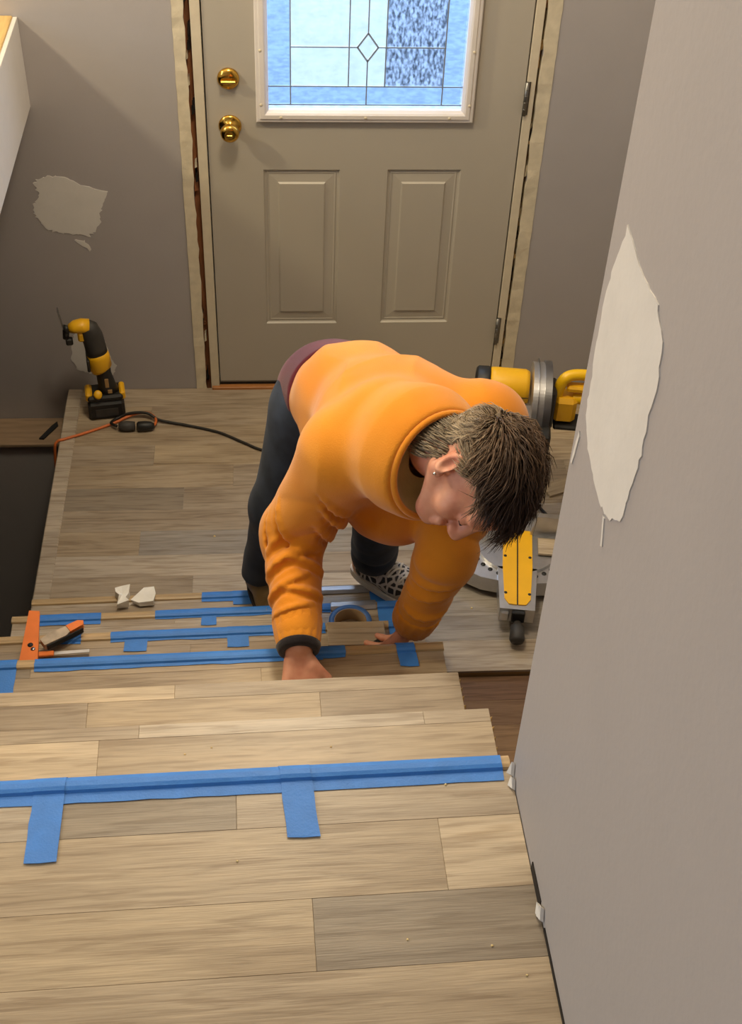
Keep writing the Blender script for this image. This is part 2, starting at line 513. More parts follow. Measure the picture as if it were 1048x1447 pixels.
def tape(k, s0, s1, nose, d0=-0.005, d1=0.046, wob=0.0015, lift=0.0, seed=None, skew=0.0):
    """one strip of tape laid over the nosing of step k from d0 to d1 (depth over the step)"""
    rnd = random.Random(seed if seed is not None else int((s0*1000+k*77+d1*999)))
    prof = [(d, z) for d, z in TAPE_TOP if d >= d0-1e-6]
    d = 0.030
    while d < d1:
        prof.append((d, 0.0009)); d += 0.02
    prof.append((d1, 0.0009))
    if d1 <= 0.027:
        prof = [(d, z) for d, z in TAPE_TOP if d0-1e-6 <= d <= d1+1e-6]
    n = max(2, int((s1-s0)/0.03))
    vs, fs = [], []
    m = len(prof)
    t0, z0 = tk(k)+0.004, k*RISE+lift
    for i in range(n+1):
        s = s0+(s1-s0)*i/n
        e = rnd.uniform(-wob, wob)
        for j, (dd, z) in enumerate(prof):
            q = (dd-prof[0][0])/(prof[-1][0]-prof[0][0])
            ds = rnd.uniform(-wob, wob)*0.6 if i in (0, n) else 0
            vs.append((s+ds+skew*q, -(t0+dd+e*(j == m-1)), z0+z+0.0003+rnd.uniform(0, 0.0004)))
    for i in range(n):
        for j in range(m-1):
            a = i*m+j
            fs.append((a, a+1, a+m+1, a+m))
    off = len(vs)
    vs2 = [(x, y, z-0.0004) for x, y, z in vs]
    fs2 = [tuple(i+off for i in reversed(f)) for f in fs]
    mb = MB().add(vs+vs2, fs+fs2)
    # close the rim
    rim = [i*m for i in range(n+1)]+[n*m+j for j in range(1, m)]+[i*m+m-1 for i in range(n-1, -1, -1)]+[j for j in range(m-2, 0, -1)]
    mb.f += [(rim[i], rim[(i+1) % len(rim)], rim[(i+1) % len(rim)]+off, rim[i]+off) for i in range(len(rim))]
    mb.sm += [False]*len(rim)
    return mb.build('tape_strip', TAPE, nose)

tread_rows = {
    1: [(0.0, 0.04, [('pale', 9)]), (0.04, 0.26, [('mid', 0.1), ('grey', 9)])],
    2: [(0.0, 0.05, [('mid', -0.1), ('pale', 9)]), (0.05, 0.26, [('pale', 0.2), ('mid', 9)])],
    3: [(0.0, 0.05, [('warm', -0.15), ('mid', 9)]), (0.05, 0.26, [('mid', -0.05), ('warm', 9)])],
    4: [(0.0, 0.052, [('dark', -0.345), ('warm', 9)]), (0.052, 0.26, [('warm', 0.1), ('tan', 9)])],
    5: [(0.009, 0.040, [('light', -0.052), ('mid', 9)]), (0.040, 0.143, [('mid', -0.2), ('warm', 0.2), ('mid', 9)]), (0.143, 0.26, [('warm', 9)])],
    6: [(0.009, 0.034, [('mid', -0.09), ('pale', 0.348), ('mid', 9)]), (0.034, 0.137, [('light', -0.149), ('warm', 9)]), (0.137, 0.26, [('mid', 9)])],
}
REND = {1: 0.60, 2: 0.56, 3: 0.47, 4: 0.464, 5: 0.450, 6: 0.452}
noses = {}
for k in range(1, 7):
    sr = REND[k] if k > 3 else 0.462
    front = tk(k)+(0.009 if k in (5, 6) else 0.02)
    back = tk(k+1)+0.05
    z = k*RISE
    tr = MB().box((SL, -back, z-0.034), (sr-0.004, -front-0.006, z-0.0085), 0.001).build('tread', PLY, stairs)
    for a, b, segs in tread_rows[k]:
        x = SL
        for c, xe in segs:
            xe = min(xe, sr)
            y0, y1 = -(tk(k)+b), -(tk(k)+max(a, 0.016 if k < 5 else 0.009))
            plank(x, xe, y0, y1, z, tr, c)
            x = xe
            if x >= sr:
                break
    MB().box((SL+0.004, -(tk(k)+0.045), z-RISE-0.001), (sr-0.008, -(tk(k)+0.028), z-0.0345), 0.001).build('riser', PLANK, stairs, color=PCOL['mid'])
    if k <= 4:
        noses[k] = nosing(k, SL-0.002, sr+0.001, stairs)
# splintered cut ends of the bare treads
for k, sr in ((5, 0.4505), (6, 0.4525)):
    rnd = random.Random(k)
    for i in range(10):
        t = tk(k)+0.012+i*0.0195
        e = rnd.uniform(0.0, 0.0035)
        MB().prism([(sr-0.0035, -t, k*RISE-0.030), (sr+e, -t-0.008, k*RISE-0.026), (sr+e*0.7, -t-0.017, k*RISE-0.012), (sr-0.0035, -t-0.018, k*RISE-0.028)], (0, 0.001, 0.016)).build('splinter', PLYEDGE, stairs)

# upper hall floor, in line with the stairs
uh = empty('floor_upper', (0, 0, 0), SROT)
struct(uh, 'upper hall floor of grey-brown vinyl planks', 'floor')
MB().box((SL, -5.0, ZU-0.26), (0.45, -(tk(7)+0.03), ZU-0.0085)).build('subfloor', PLY, uh)
urows = [(0.016, 0.098, [('pale', -0.185), ('dark', 0.06), ('mid', 9)]), (0.098, 0.202, [('warm', 0.318), ('light', 9)]),
         (0.202, 0.297, [('tan', 0.15), ('dark', 9)]), (0.297, 0.401, [('warm', 9)]), (0.401, 0.505, [('mid', 0.0), ('pale', 9)]),
         (0.505, 0.61, [('warm', 9)]), (0.61, 0.9, [('mid', 9)]), (0.9, 1.5, [('warm', 9)]), (1.5, 2.4, [('mid', 9)])]
for a, b, segs in urows:
    x = SL
    for c, xe in segs:
        xe = min(xe, WS-0.001)
        plank(x, xe, -(tk(7)+b), -(tk(7)+a), ZU, uh, c)
        x = xe
        if x >= WS-0.002:
            break
noses[7] = nosing(7, SL, WS-0.001, uh)
MB().box((SL+0.004, -(tk(7)+0.045), 6*RISE+0.001), (0.44, -(tk(7)+0.031), ZU-0.0345)).build('riser', PLANK, uh, color=PCOL['mid'])

# ---- tape, as it lies in the photograph
tape(7, SL, 0.414, noses[7], d1=0.042, wob=0.0008)
tape(7, -0.199, -0.159, noses[7], d1=0.128, skew=-0.004, lift=0.0011)
tape(7, 0.116, 0.157, noses[7], d1=0.112, skew=0.008, lift=0.0011)
tape(4, -0.338, 0.222, noses[4], d1=0.034)
tape(4, 0.215, 0.268, noses[4], d1=0.032, seed=5, lift=0.0008)
tape(4, 0.368, 0.405, noses[4], d1=0.062, lift=0.0008, skew=0.006)
tape(4, -0.505, -0.372, noses[4], d1=0.085, lift=0.0009, skew=0.0)
tape(3, -0.222, 0.14, noses[3], d1=0.032)
tape(3, -0.192, -0.143, noses[3], d1=0.060, lift=0.0008)
tape(3, 0.030, 0.076, noses[3], d1=0.060, lift=0.0008)
tape(3, 0.14, 0.245, noses[3], d1=0.032)
tape(3, -0.335, -0.285, noses[3], d1=0.032)
tape(2, -0.428, -0.275, noses[2], d1=0.036)
tape(2, -0.374, -0.330, noses[2], d1=0.036, lift=0.0008)
tape(2, -0.147, 0.12, noses[2], d1=0.030)
tape(2, -0.037, -0.001, noses[2], d1=0.056, lift=0.0008)
tape(2, 0.12, 0.275, noses[2], d1=0.030)
tape(1, -0.046, 0.060, noses[1], d1=0.036)
tape(1, 0.035, 0.095, noses[1], d1=0.05, lift=0.0008)
tape(1, 0.395, 0.455, noses[1], d1=0.09)
tape(2, 0.388, 0.458, noses[2], d1=0.09, lift=0.0005)
tape(3, 0.385, 0.455, noses[3], d1=0.06, lift=0.0005)
# bright foil-faced strips lying over the lowest nosings
for k, a, b in ((1, 0.20, 0.393), (2, 0.276, 0.385)):
    t0 = tk(k)+0.004
    MB().prism([(a, -(t0+x), k*RISE+z) for x, z in ((-0.007, -0.012), (-0.004, 0.002), (0.004, 0.0078), (0.018, 0.0080), (0.027, 0.0035), (0.027, 0.0015), (0.018, 0.0062), (0.005, 0.0060), (-0.003, 0.0), (-0.0055, -0.012))], (b-a, 0, 0)).build('foil_strip', SILVER, noses[k])

# ------------------------------------------------------------------ front door
door = struct(empty('door_1', (0, 0, 0)), 'grey panelled front door with a leaded glass window', 'door')
SLAB_Y, ZB, ZT = 0.004, 0.022, 2.05
LITE = (0.165, 0.748, 0.975, 1.90)                     # hole x0 x1 z0 z1
PANELS = [(0.1606, 0.3875, 0.2555, 0.8015), (0.529, 0.749, 0.2565, 0.8025)]
def door_slab():
    xs = sorted({0.003, DW-0.003, LITE[0], LITE[1]} | {p[0] for p in PANELS} | {p[1] for p in PANELS})
    zs = sorted({ZB, ZT, LITE[2], LITE[3]} | {p[2] for p in PANELS} | {p[3] for p in PANELS})
    mb = MB()
    for i in range(len(xs)-1):
        for j in range(len(zs)-1):
            cx, cz = (xs[i]+xs[i+1])/2, (zs[j]+zs[j+1])/2
            if LITE[0] < cx < LITE[1] and LITE[2] < cz < LITE[3]:
                continue
            if any(p[0] < cx < p[1] and p[2] < cz < p[3] for p in PANELS):
                continue
            mb.add([(xs[i], SLAB_Y, zs[j]), (xs[i+1], SLAB_Y, zs[j]), (xs[i+1], SLAB_Y, zs[j+1]), (xs[i], SLAB_Y, zs[j+1])], [(0, 1, 2, 3)])
    for (x0, x1, z0, z1) in PANELS:
        rings = [(0, 0), (0.004, 0.006), (0.009, 0.0075), (0.013, 0.0055), (0.017, 0.007), (0.042, 0.0045), (0.047, 0.0), (0.050, 0.0)]
        vs = []
        for ins, dep in rings:
            y = SLAB_Y+dep
            vs += [(x0+ins, y, z0+ins), (x1-ins, y, z0+ins), (x1-ins, y, z1-ins), (x0+ins, y, z1-ins)]
        fs = []
        for r in range(len(rings)-1):
            for k in range(4):
                fs.append((r*4+k, r*4+(k+1) % 4, (r+1)*4+(k+1) % 4, (r+1)*4+k))
        q = (len(rings)-1)*4
        fs.append((q, q+1, q+2, q+3))
        mb.add(vs, fs)
    # edges and back
    a, b, y1 = 0.003, DW-0.003, SLAB_Y+0.044
    for (p, q, r, s) in [((a, SLAB_Y, ZB), (a, SLAB_Y, ZT), (a, y1, ZT), (a, y1, ZB)), ((b, SLAB_Y, ZB), (b, y1, ZB), (b, y1, ZT), (b, SLAB_Y, ZT)),
                         ((a, SLAB_Y, ZB), (a, y1, ZB), (b, y1, ZB), (b, SLAB_Y, ZB)), ((a, SLAB_Y, ZT), (b, SLAB_Y, ZT), (b, y1, ZT), (a, y1, ZT))]:
        mb.add([p, q, r, s], [(0, 1, 2, 3)])
    # back, with the same window hole
    xs2, zs2 = [a, LITE[0], LITE[1], b], [ZB, LITE[2], LITE[3], ZT]
    for i in range(3):
        for j in range(3):
            if i == 1 and j == 1:
                continue
            mb.add([(xs2[i], y1, zs2[j]), (xs2[i], y1, zs2[j+1]), (xs2[i+1], y1, zs2[j+1]), (xs2[i+1], y1, zs2[j])], [(0, 1, 2, 3)])
    return mb
slab_o = door_slab().build('slab', DOORP, door)
# raised window frame with mitred corners
def ring_frame(x0, x1, z0, z1, prof):
    """prof: (inset, y) from the outer edge to the glass"""
    mb = MB()
    vs, fs = [], []
    for ins, y in prof:
        vs += [(x0+ins, y, z0+ins), (x1-ins, y, z0+ins), (x1-ins, y, z1-ins), (x0+ins, y, z1-ins)]
    for r in range(len(prof)-1):
        for k in range(4):
            fs.append((r*4+k, r*4+(k+1) % 4, (r+1)*4+(k+1) % 4, (r+1)*4+k))
    return mb.add(vs, fs)
lf_o = ring_frame(0.1435, 0.7678, 0.957, 1.925, [(0, SLAB_Y+0.001), (0, -0.008), (0.003, -0.011), (0.010, -0.0115), (0.013, -0.015), (0.024, -0.0155), (0.029, -0.012), (0.036, -0.004), (0.037, 0.03), (0.02, 0.03), (0.0, SLAB_Y+0.001)]).build('window_frame', FRAMEW, door)
for x, z in ((0.158, 1.17), (0.158, 1.012), (0.214, 0.974), (0.456, 0.974), (0.698, 0.974), (0.753, 1.17), (0.753, 1.012), (0.158, 1.33), (0.753, 1.33)):
    MB().lathe([(0, 0.0045), (0.0015, 0.004), (0.0022, 0.0015)], (x, -0.0148 if z > 0.98 else -0.0154, z), (0, -1, 0), 10).build('screw_plug', GYP, lf_o)

def glass_mat(name, tint, speck=0.0, scale=60, stretch=(1, 1, 1), contrast=0.10):
    m, nt, b = new_mat(name)
    L = nt.links.new
    nt.nodes.remove(b)
    out = nt.nodes['Material Output']
    tc = N(nt, 'ShaderNodeTexCoord')
    mp = N(nt, 'ShaderNodeMapping')
    mp.inputs['Scale'].default_value = stretch
    L(tc.outputs['Object'], mp.inputs[0])
    ns = N(nt, 'ShaderNodeTexNoise')
    ns.inputs['Scale'].default_value = scale
    ns.inputs['Detail'].default_value = 5
    L(mp.outputs[0], ns.inputs['Vector'])
    t = Vector(tint)
    r = ramp(nt, [(0.35, tuple(t*(1-contrast))+(1,)), (0.6, tuple(t)+(1,))])
    if speck > 0:
        r = ramp(nt, [(0.36, tuple(t*(1-speck))+(1,)), (0.47, tuple(t*0.72)+(1,)), (0.60, tuple(t)+(1,))])
    L(ns.outputs[0], r.inputs[0])
    tr = N(nt, 'ShaderNodeBsdfTransparent')
    L(r.outputs[0], tr.inputs[0])
    gl = N(nt, 'ShaderNodeBsdfGlossy')
    gl.inputs['Roughness'].default_value = 0.12
    bp = N(nt, 'ShaderNodeBump')
    bp.inputs['Strength'].default_value = 0.5
    bp.inputs['Distance'].default_value = 0.003
    L(ns.outputs[0], bp.inputs['Height'])
    L(bp.outputs[0], gl.inputs['Normal'])
    mx = N(nt, 'ShaderNodeMixShader')
    mx.inputs[0].default_value = 0.06
    L(tr.outputs[0], mx.inputs[1])
    L(gl.outputs[0], mx.inputs[2])
    L(mx.outputs[0], out.inputs[0])
    return m
G_CLEAR = glass_mat('smooth_clear_glass', (1.0, 1.0, 1.0), 0, 30, contrast=0.05)
G_BORD = glass_mat('rippled_border_glass', (0.74, 0.84, 1.0), 0, 55, (1, 1, 2.6), 0.14)
G_SPECK = glass_mat('pebbled_glass', (0.82, 0.86, 0.96), 0.62, 85, (1.6, 1, 0.8))
GX = [0.176, 0.242, 0.405, 0.457, 0.508, 0.674, 0.7335]
GZ0, GZ1, GZ2, GZT = 0.99, 1.006, 1.0604, 1.893
def pane(x0, x1, z0, z1, mat):
    return MB().box((x0, 0.006, z0), (x1, 0.010, z1)).build('pane', mat, lf_o)
pane(GX[0], GX[1], GZ2, GZT, G_BORD); pane(GX[5], GX[6], GZ2, GZT, G_BORD)
for i in range(6):
    if i in (2, 3):
        continue
    pane(GX[i], GX[i+1], GZ0, GZ2, G_BORD)
pane(GX[2], GX[3], GZ0, GZ2, G_BORD); pane(GX[3], GX[4], GZ0, GZ2, G_BORD)
pane(GX[1], GX[2], GZ2, GZT, G_CLEAR); pane(GX[2], GX[3], GZ2, GZT, G_CLEAR)
pane(GX[3], GX[4], GZ2, GZT, G_CLEAR); pane(GX[4], GX[5], GZ2, GZT, G_SPECK)
def came(p, q, w=0.0036):
    mb = MB()
    d = (Vector(q)-Vector(p)); n = Vector((-d.z, 0, d.x)).normalized()*w/2
    P, Q = Vector(p), Vector(q)
    mb.prism([P+n, Q+n, Q-n, P-n], (0, -0.004, 0))
    return mb.build('came', LEAD, lf_o)
for i, z in ((1, GZ1), (2, GZ2), (4, GZ2), (5, GZ1)):
    came((GX[i], 0.006, z), (GX[i], 0.006, GZT))
came((GX[3], 0.006, GZ1), (GX[3], 0.006, 1.134)); came((GX[3], 0.006, 1.214), (GX[3], 0.006, GZT))
came((GX[0], 0.0055, GZ2), (GX[6], 0.0055, GZ2)); came((GX[0], 0.0055, GZ1), (GX[6], 0.0055, GZ1))
came((GX[1], 0.0055, 1.174), (GX[3]-0.029, 0.0055, 1.174)); came((GX[3]+0.029, 0.0055, 1.174), (GX[5], 0.0055, 1.174))
dp = [(GX[3]-0.029, 0.0055, 1.174), (GX[3], 0.0055, 1.214), (GX[3]+0.029, 0.0055, 1.174), (GX[3], 0.0055, 1.134)]
for i in range(4):
    came(dp[i], dp[(i+1) % 4], 0.005)
# bevelled diamond jewel
MB().add([dp[0], dp[1], dp[2], dp[3], (GX[3], -0.003, 1.174)], [(0, 1, 4), (1, 2, 4), (2, 3, 4), (3, 0, 4)]).build('diamond_bevel', G_CLEAR, lf_o)

# brass knob and deadbolt
kn = MB().lathe([(0, 0.033), (0.004, 0.033), (0.008, 0.027), (0.010, 0.013), (0.026, 0.011), (0.030, 0.017), (0.036, 0.0245), (0.046, 0.0275), (0.054, 0.026), (0.060, 0.021), (0.062, 0.014), (0.0615, 0.009)], (0.068, SLAB_Y, 0.94), (0, -1, 0), 32)
kn_o = kn.build('door_knob', BRASS, door)
MB().box((0.066-0.006, SLAB_Y-0.066, 0.938), (0.068+0.008, SLAB_Y-0.0605, 0.942), 0.001).build('turn_button', BRASS, kn_o)
dbo = MB().lathe([(0, 0.031), (0.006, 0.031), (0.011, 0.027), (0.014, 0.020), (0.016, 0.012)], (0.068, SLAB_Y, 1.082), (0, -1, 0), 32).build('deadbolt', BRASS, door)
MB().box((0.046, SLAB_Y-0.031, 1.078), (0.090, SLAB_Y-0.015, 1.086), 0.0025).build('thumb_turn', BRASS, dbo)
# jambs, head, stop, threshold, sweep
MB().box((-0.028, -0.002, -0.004), (-0.001, 0.115, 2.085), 0.001).build('jamb', JAMB, door)
MB().box((DW+0.001, -0.002, -0.004), (DW+0.026, 0.115, 2.085), 0.001).build('jamb', JAMB, door)
MB().box((-0.028, -0.002, 2.058), (DW+0.026, 0.115, 2.085), 0.001).build('head_jamb', JAMB, door)
MB().box((-0.001, SLAB_Y+0.046, 0.0), (0.010, 0.075, 2.058)).build('door_stop', DARKGAP, door)
MB().box((DW-0.010, SLAB_Y+0.046, 0.0), (DW+0.001, 0.075, 2.058)).build('door_stop', DARKGAP, door)
MB().box((-0.026, -0.012, -0.0085), (DW+0.026, 0.115, 0.010), 0.002).build('threshold', OAK, door)
MB().box((0.0, SLAB_Y+0.002, 0.0105), (DW, SLAB_Y+0.04, 0.0215)).build('door_sweep', RUBBER, door)
MB().box((0.004, SLAB_Y-0.0015, 0.0225), (DW-0.004, SLAB_Y-0.0002, 0.027)).build('sweep_edge', STEELG, door)
for z in (0.225, 1.03, 1.84):
    h = MB().cyl((DW+0.001, -0.006, z-0.05), (DW+0.001, -0.006, z+0.05), 0.006, n=12)
    for q in (-0.03, -0.01, 0.01, 0.03):
        h.cyl((DW+0.001, -0.006, z+q-0.0008), (DW+0.001, -0.006, z+q+0.0008), 0.0066, n=12)
    h.box((DW+0.001, -0.0035, z-0.05), (DW+0.012, -0.0022, z+0.05))
    h.build('hinge', STEELG, door)
# raw studs, shims and dark bits for the gap shade
rnd = random.Random(12)
def in_gap(x0, x1, seed, foam):
    r = random.Random(seed)
    st_ = MB().box((x0-0.004, 0.030, -0.03), (x1+0.004, 0.115, 2.088)).build('stud', STUD, wall_front)
    for i in range(34 if foam else 22):
        z = r.uniform(0.0, 1.35)
        h = r.uniform(0.012, 0.05)
        a = r.uniform(x0, x0+(x1-x0)*0.5); b = min(x1, a+r.uniform(0.004, 0.012))
        m = r.choice([FOAM, FOAM, GYP, DARKGAP, STUD] if foam else [STUD, DARKGAP, DARKGAP, STUD, GYP])  # dark cavity bits put the shade of the gap into colour
        y = r.uniform(0.004, 0.024)
        MB().prism([(a, y, z), (b, y+0.002, z+h*0.1), (b-0.001, y, z+h), (a+0.001, y+0.001, z+h*0.8)], (0, 0.031-y, 0)).build('shim_or_dark_gap', m, wall_front)
in_gap(-0.047, -0.028, 31, False)
in_gap(DW+0.026, DW+0.036, 32, True)

# outdoor ground and shrubs behind the glass
struct(MB().box((-8, 0.4, -1.0), (9, 14, -0.2)).build('ground_outside', simple('frosty_ground', srgb(118, 124, 130), 0.9)), 'frosty grey ground outside the front door', 'ground')

# ------------------------------------------------------------------ cordless multi-tool on the landing
mt = tag(empty('multi_tool', (-0.364, -0.125, 0.0), 0.15), 'yellow and black cordless oscillating multi-tool standing on its battery', 'power tool')
mt.scale = (1.0, 1.0, 1.13)
bat = MB().box((-0.058, -0.040, 0.001), (0.058, 0.040, 0.062), 0.009).build('battery', BLK, mt)
MB().box((-0.036, -0.0415, 0.014), (0.036, -0.0402, 0.040), 0.0005).build('battery_label', DGREY, bat)
MB().box((-0.056, -0.038, 0.0625), (0.056, 0.038, 0.082), 0.006).build('battery_rail', BLK, mt)
MB().box((-0.062, -0.030, 0.060), (-0.040, 0.030, 0.090), 0.006).build('release_button', YEL, mt)
MB().box((0.046, -0.030, 0.060), (0.064, 0.030, 0.088), 0.005).build('release_button', YEL, mt)
MB().lathe([(0, 0.014), (0.008, 0.013), (0.011, 0.008)], (-0.022, -0.034, 0.088), (0, -0.7, 0.7), 16).build('speed_dial', YEL, mt)
def oval_tube(pts, rads, nm, mat, par, n=20):
    mb = MB()
    P = [Vector(p) for p in pts]
    vs, fs = [], []
    for i, p in enumerate(P):
        t = (P[min(i+1, len(P)-1)]-P[max(i-1, 0)]).normalized()
        a = Vector((0, 1, 0)); b = t.cross(a).normalized()
        for k in range(n):
            th = 2*math.pi*k/n
            vs.append(p+a*math.cos(th)*rads[i][1]+b*math.sin(th)*rads[i][0])
    for i in range(len(P)-1):
        for k in range(n):
            j = (k+1) % n
            fs.append((i*n+k, i*n+j, (i+1)*n+j, (i+1)*n+k))
    fs.append(tuple(range(n-1, -1, -1))); fs.append(tuple((len(P)-1)*n+k for k in range(n)))
    return mb.add(vs, fs, True).build(nm, mat, par)
oval_tube([(0.012, 0, 0.078), (0.010, 0, 0.10), (0.004, 0, 0.14), (0.0, 0, 0.165)], [(0.036, 0.030), (0.028, 0.026), (0.024, 0.024), (0.028, 0.028)], 'handle', BLK, mt)
MB().box((0.004, -0.027, 0.105), (0.016, -0.0235, 0.135), 0.001).box((0.010, -0.029, 0.085), (0.024, -0.026, 0.098), 0.001).build('handle_badge', simple('beige_badge', srgb(168, 132, 84), 0.6), mt)
oval_tube([(0.0, 0, 0.158), (-0.003, 0, 0.165), (-0.006, 0, 0.20), (-0.009, 0, 0.215)], [(0.033, 0.030), (0.036, 0.034), (0.036, 0.034), (0.033, 0.032)], 'yellow_collar', YEL, mt)
MB().box((-0.044, -0.030, 0.165), (-0.034, 0.030, 0.205), 0.003).build('trigger', BLK, mt)
oval_tube([(-0.009, 0, 0.214), (-0.011, 0, 0.235), (-0.016, 0, 0.27), (-0.024, 0, 0.295), (-0.034, 0, 0.308)], [(0.034, 0.032), (0.033, 0.032), (0.033, 0.031), (0.030, 0.028), (0.020, 0.020)], 'motor_housing', DGREY, mt)
oval_tube([(-0.022, 0, 0.302), (-0.045, 0, 0.306), (-0.066, 0, 0.304), (-0.082, 0, 0.300)], [(0.020, 0.024), (0.019, 0.026), (0.017, 0.024), (0.012, 0.016)], 'gear_head', YEL, mt)
MB().box((-0.060, -0.020, 0.262), (-0.040, 0.020, 0.292), 0.005).build('head_clamp', YEL, mt)
MB().cyl((-0.082, 0, 0.296), (-0.100, 0, 0.302), 0.012, n=14).cyl((-0.096, 0, 0.270), (-0.092, 0, 0.300), 0.010, n=14).box((-0.098, -0.010, 0.248), (-0.076, 0.010, 0.270), 0.004).build('tool_holder', BLK, mt)
MB().prism([(-0.098, -0.008, 0.300), (-0.098, 0.008, 0.300), (-0.108, 0.015, 0.362), (-0.108, -0.015, 0.362)], (-0.003, 0, 0)).build('blade', STEEL, mt)

# ------------------------------------------------------------------ cords on the landing
oc = MB().tube([(-0.535, -0.30, -0.42), (-0.528, -0.295, -0.20), (-0.519, -0.285, -0.03), (-0.508, -0.277, 0.004), (-0.485, -0.27, 0.0085), (-0.42, -0.235, 0.0055), (-0.34, -0.19, 0.0052), (-0.28, -0.155, 0.012), (-0.235, -0.150, 0.016), (-0.205, -0.175, 0.014), (-0.205, -0.205, 0.012), (-0.225, -0.222, 0.012)], 0.0045, 10, 8)
oco = oc.build('extension_cord', CORDO)
tag(oco, 'orange extension cord running off the landing edge', 'cord')
MB().lathe([(0, 0.008), (0.01, 0.014), (0.03, 0.0165), (0.05, 0.0165), (0.056, 0.012)], (-0.205, -0.219, 0.017), (-1, -0.06, 0), 16).build('socket', BLK, oco)
bc = MB().tube([(-0.325, -0.219, 0.017), (-0.345, -0.195, 0.012), (-0.325, -0.165, 0.008), (-0.285, -0.158, 0.021), (-0.23, -0.163, 0.024), (-0.19, -0.182, 0.010), (-0.10, -0.205, 0.0050), (0.0, -0.242, 0.0050), (0.08, -0.295, 0.0050), (0.15, -0.338, 0.0050), (0.30, -0.38, 0.0050), (0.55, -0.42, 0.005), (0.72, -0.45, 0.005)], 0.0046, 10, 8)
bco = bc.build('power_cord', CORDB)
tag(bco, 'black power cord snaking from its plug towards the miter saw', 'cord')
MB().lathe([(0, 0.009), (0.008, 0.015), (0.03, 0.017), (0.052, 0.014)], (-0.319, -0.2205, 0.0178), (1, 0.02, 0), 16).build('plug', DGREY, bco)

# ------------------------------------------------------------------ crumpled paper bits
def crumple(name, pts, h, seed, label):
    r = random.Random(seed)
    n = len(pts)
    vs = [(x, y, 0.0005) for x, y in pts]+[(x+r.uniform(-.004, .004), y+r.uniform(-.004, .004), h*r.uniform(0.5, 1.1)) for x, y in pts]
    cx = sum(p[0] for p in pts)/n; cy = sum(p[1] for p in pts)/n
    vs.append((cx, cy, h*0.65)); vs.append((cx, cy, 0.0005))
    fs = []
    for i in range(n):
        j = (i+1) % n
        fs += [(i, j, n+j), (i, n+j, n+i), (n+i, n+j, 2*n), (j, i, 2*n+1)]
    b = MB().add(vs, fs).build(name, PAPER, loc=S(0, 0, RISE)+Vector((0, 0, 0.0062)), rot=(0, 0, SROT))
    return tag(b, label, 'paper')
pp = lambda s, t: (s, -t)
crumple('crumpled_paper', [pp(-0.268, 1.108), pp(-0.250, 1.102), pp(-0.234, 1.108), pp(-0.232, 1.130), pp(-0.242, 1.148), pp(-0.234, 1.166), pp(-0.264, 1.168), pp(-0.258, 1.145), pp(-0.270, 1.126)], 0.026, 4, 'narrow white scrap of crumpled paper on the lowest step')
crumple('crumpled_paper', [pp(-0.194, 1.112), pp(-0.171, 1.104), pp(-0.168, 1.135), pp(-0.169, 1.162), pp(-0.205, 1.164), pp(-0.226, 1.148), pp(-0.208, 1.132)], 0.022, 8, 'wide cream scrap of crumpled paper on the lowest step')
# ------------------------------------------------------------------ roll of painter's tape on the second step
TRC = S(0.316, 1.432, 2*RISE)
def ring(name, ri, ro, h, mat, parent, z0=0.0):
    return MB().lathe([(0, ri), (0, ro), (h, ro), (h, ri), (0, ri)], (0, 0, z0), (0, 0, 1), 40, cap=False).build(name, mat, parent)
tr_ = tag(empty('tape_roll', TRC, 0.3), 'roll of blue painter tape lying on a lower step behind the cut board', 'tape roll')
ring('tape_winding', 0.0385, 0.051, 0.036, TAPEROLL, tr_, 0.0005)
ring('cardboard_core', 0.0365, 0.0384, 0.036, CARD, tr_, 0.0005)
# ------------------------------------------------------------------ small things lying on the steps
oz = 3*RISE+0.0068
ofc = tag(empty('plank_offcut', S(0.311, 1.609, oz), SROT-0.03), 'short cut-off piece of vinyl plank in front of the tape roll', 'plank')
MB().box((-0.063, -0.036, 0.0), (0.063, 0.014, 0.008), 0.001).build('board_face', PLANK, ofc, color=PCOL['mid'])
MB().box((-0.063, 0.0145, 0.0005), (0.063, 0.034, 0.006), 0.001).build('locking_tongue', PLANK, ofc, color=PCOL['warm'])
# orange angle square
sq = tag(empty('angle_square', S(-0.39, 1.585, oz+0.0005), SROT+0.04), 'orange angle square with a steel rule on the left of a step', 'tool')
MB().prism([(-0.022, -0.075, 0), (0.018, -0.075, 0), (0.014, 0.078, 0), (-0.009, 0.082, 0)], (0, 0, 0.007)).build('stock', ORANGE, sq)
MB().lathe([(0, 0.006), (0.001, 0.006)], (0.0, -0.02, 0.0071), (0, 0, 1), 14).build('hole', RUBBER, sq)
MB().lathe([(0, 0.005), (0.0015, 0.0045)], (0.006, -0.032, 0.0071), (0, 0, 1), 14).build('rivet', STEEL, sq)
MB().box((0.0185, -0.052, 0.001), (0.050, -0.039, 0.0065), 0.001).build('blade_root', ORANGE, sq)
MB().box((0.0505, -0.050, 0.002), (0.125, -0.041, 0.0045), 0.0005).build('rule', ALU, sq)
# utility knife
uk = tag(empty('utility_knife', S(-0.362, 1.612, oz+0.0085), 0.60), 'grey utility knife with an orange tip beside the angle square', 'knife')
MB().prism([(0, -0.012, 0), (0.05, -0.014, 0), (0.062, -0.008, 0), (0.062, 0.010, 0), (0.03, 0.013, 0), (0.0, 0.009, 0)], (0, 0, 0.016)).build('handle', simple('worn_grey_handle', srgb(176, 160, 140), 0.5, var=0.25, vscale=40), uk)
MB().prism([(0.0625, -0.010, 0.0), (0.094, -0.008, 0.0), (0.100, 0.002, 0.0), (0.090, 0.010, 0.0), (0.0625, 0.011, 0.0)], (0, 0, 0.017)).build('orange_tip', ORANGE, uk)
MB().box((0.004, -0.016, 0.0), (0.09, -0.0125, 0.014), 0.001).build('grip_strip', RUBBER, uk)
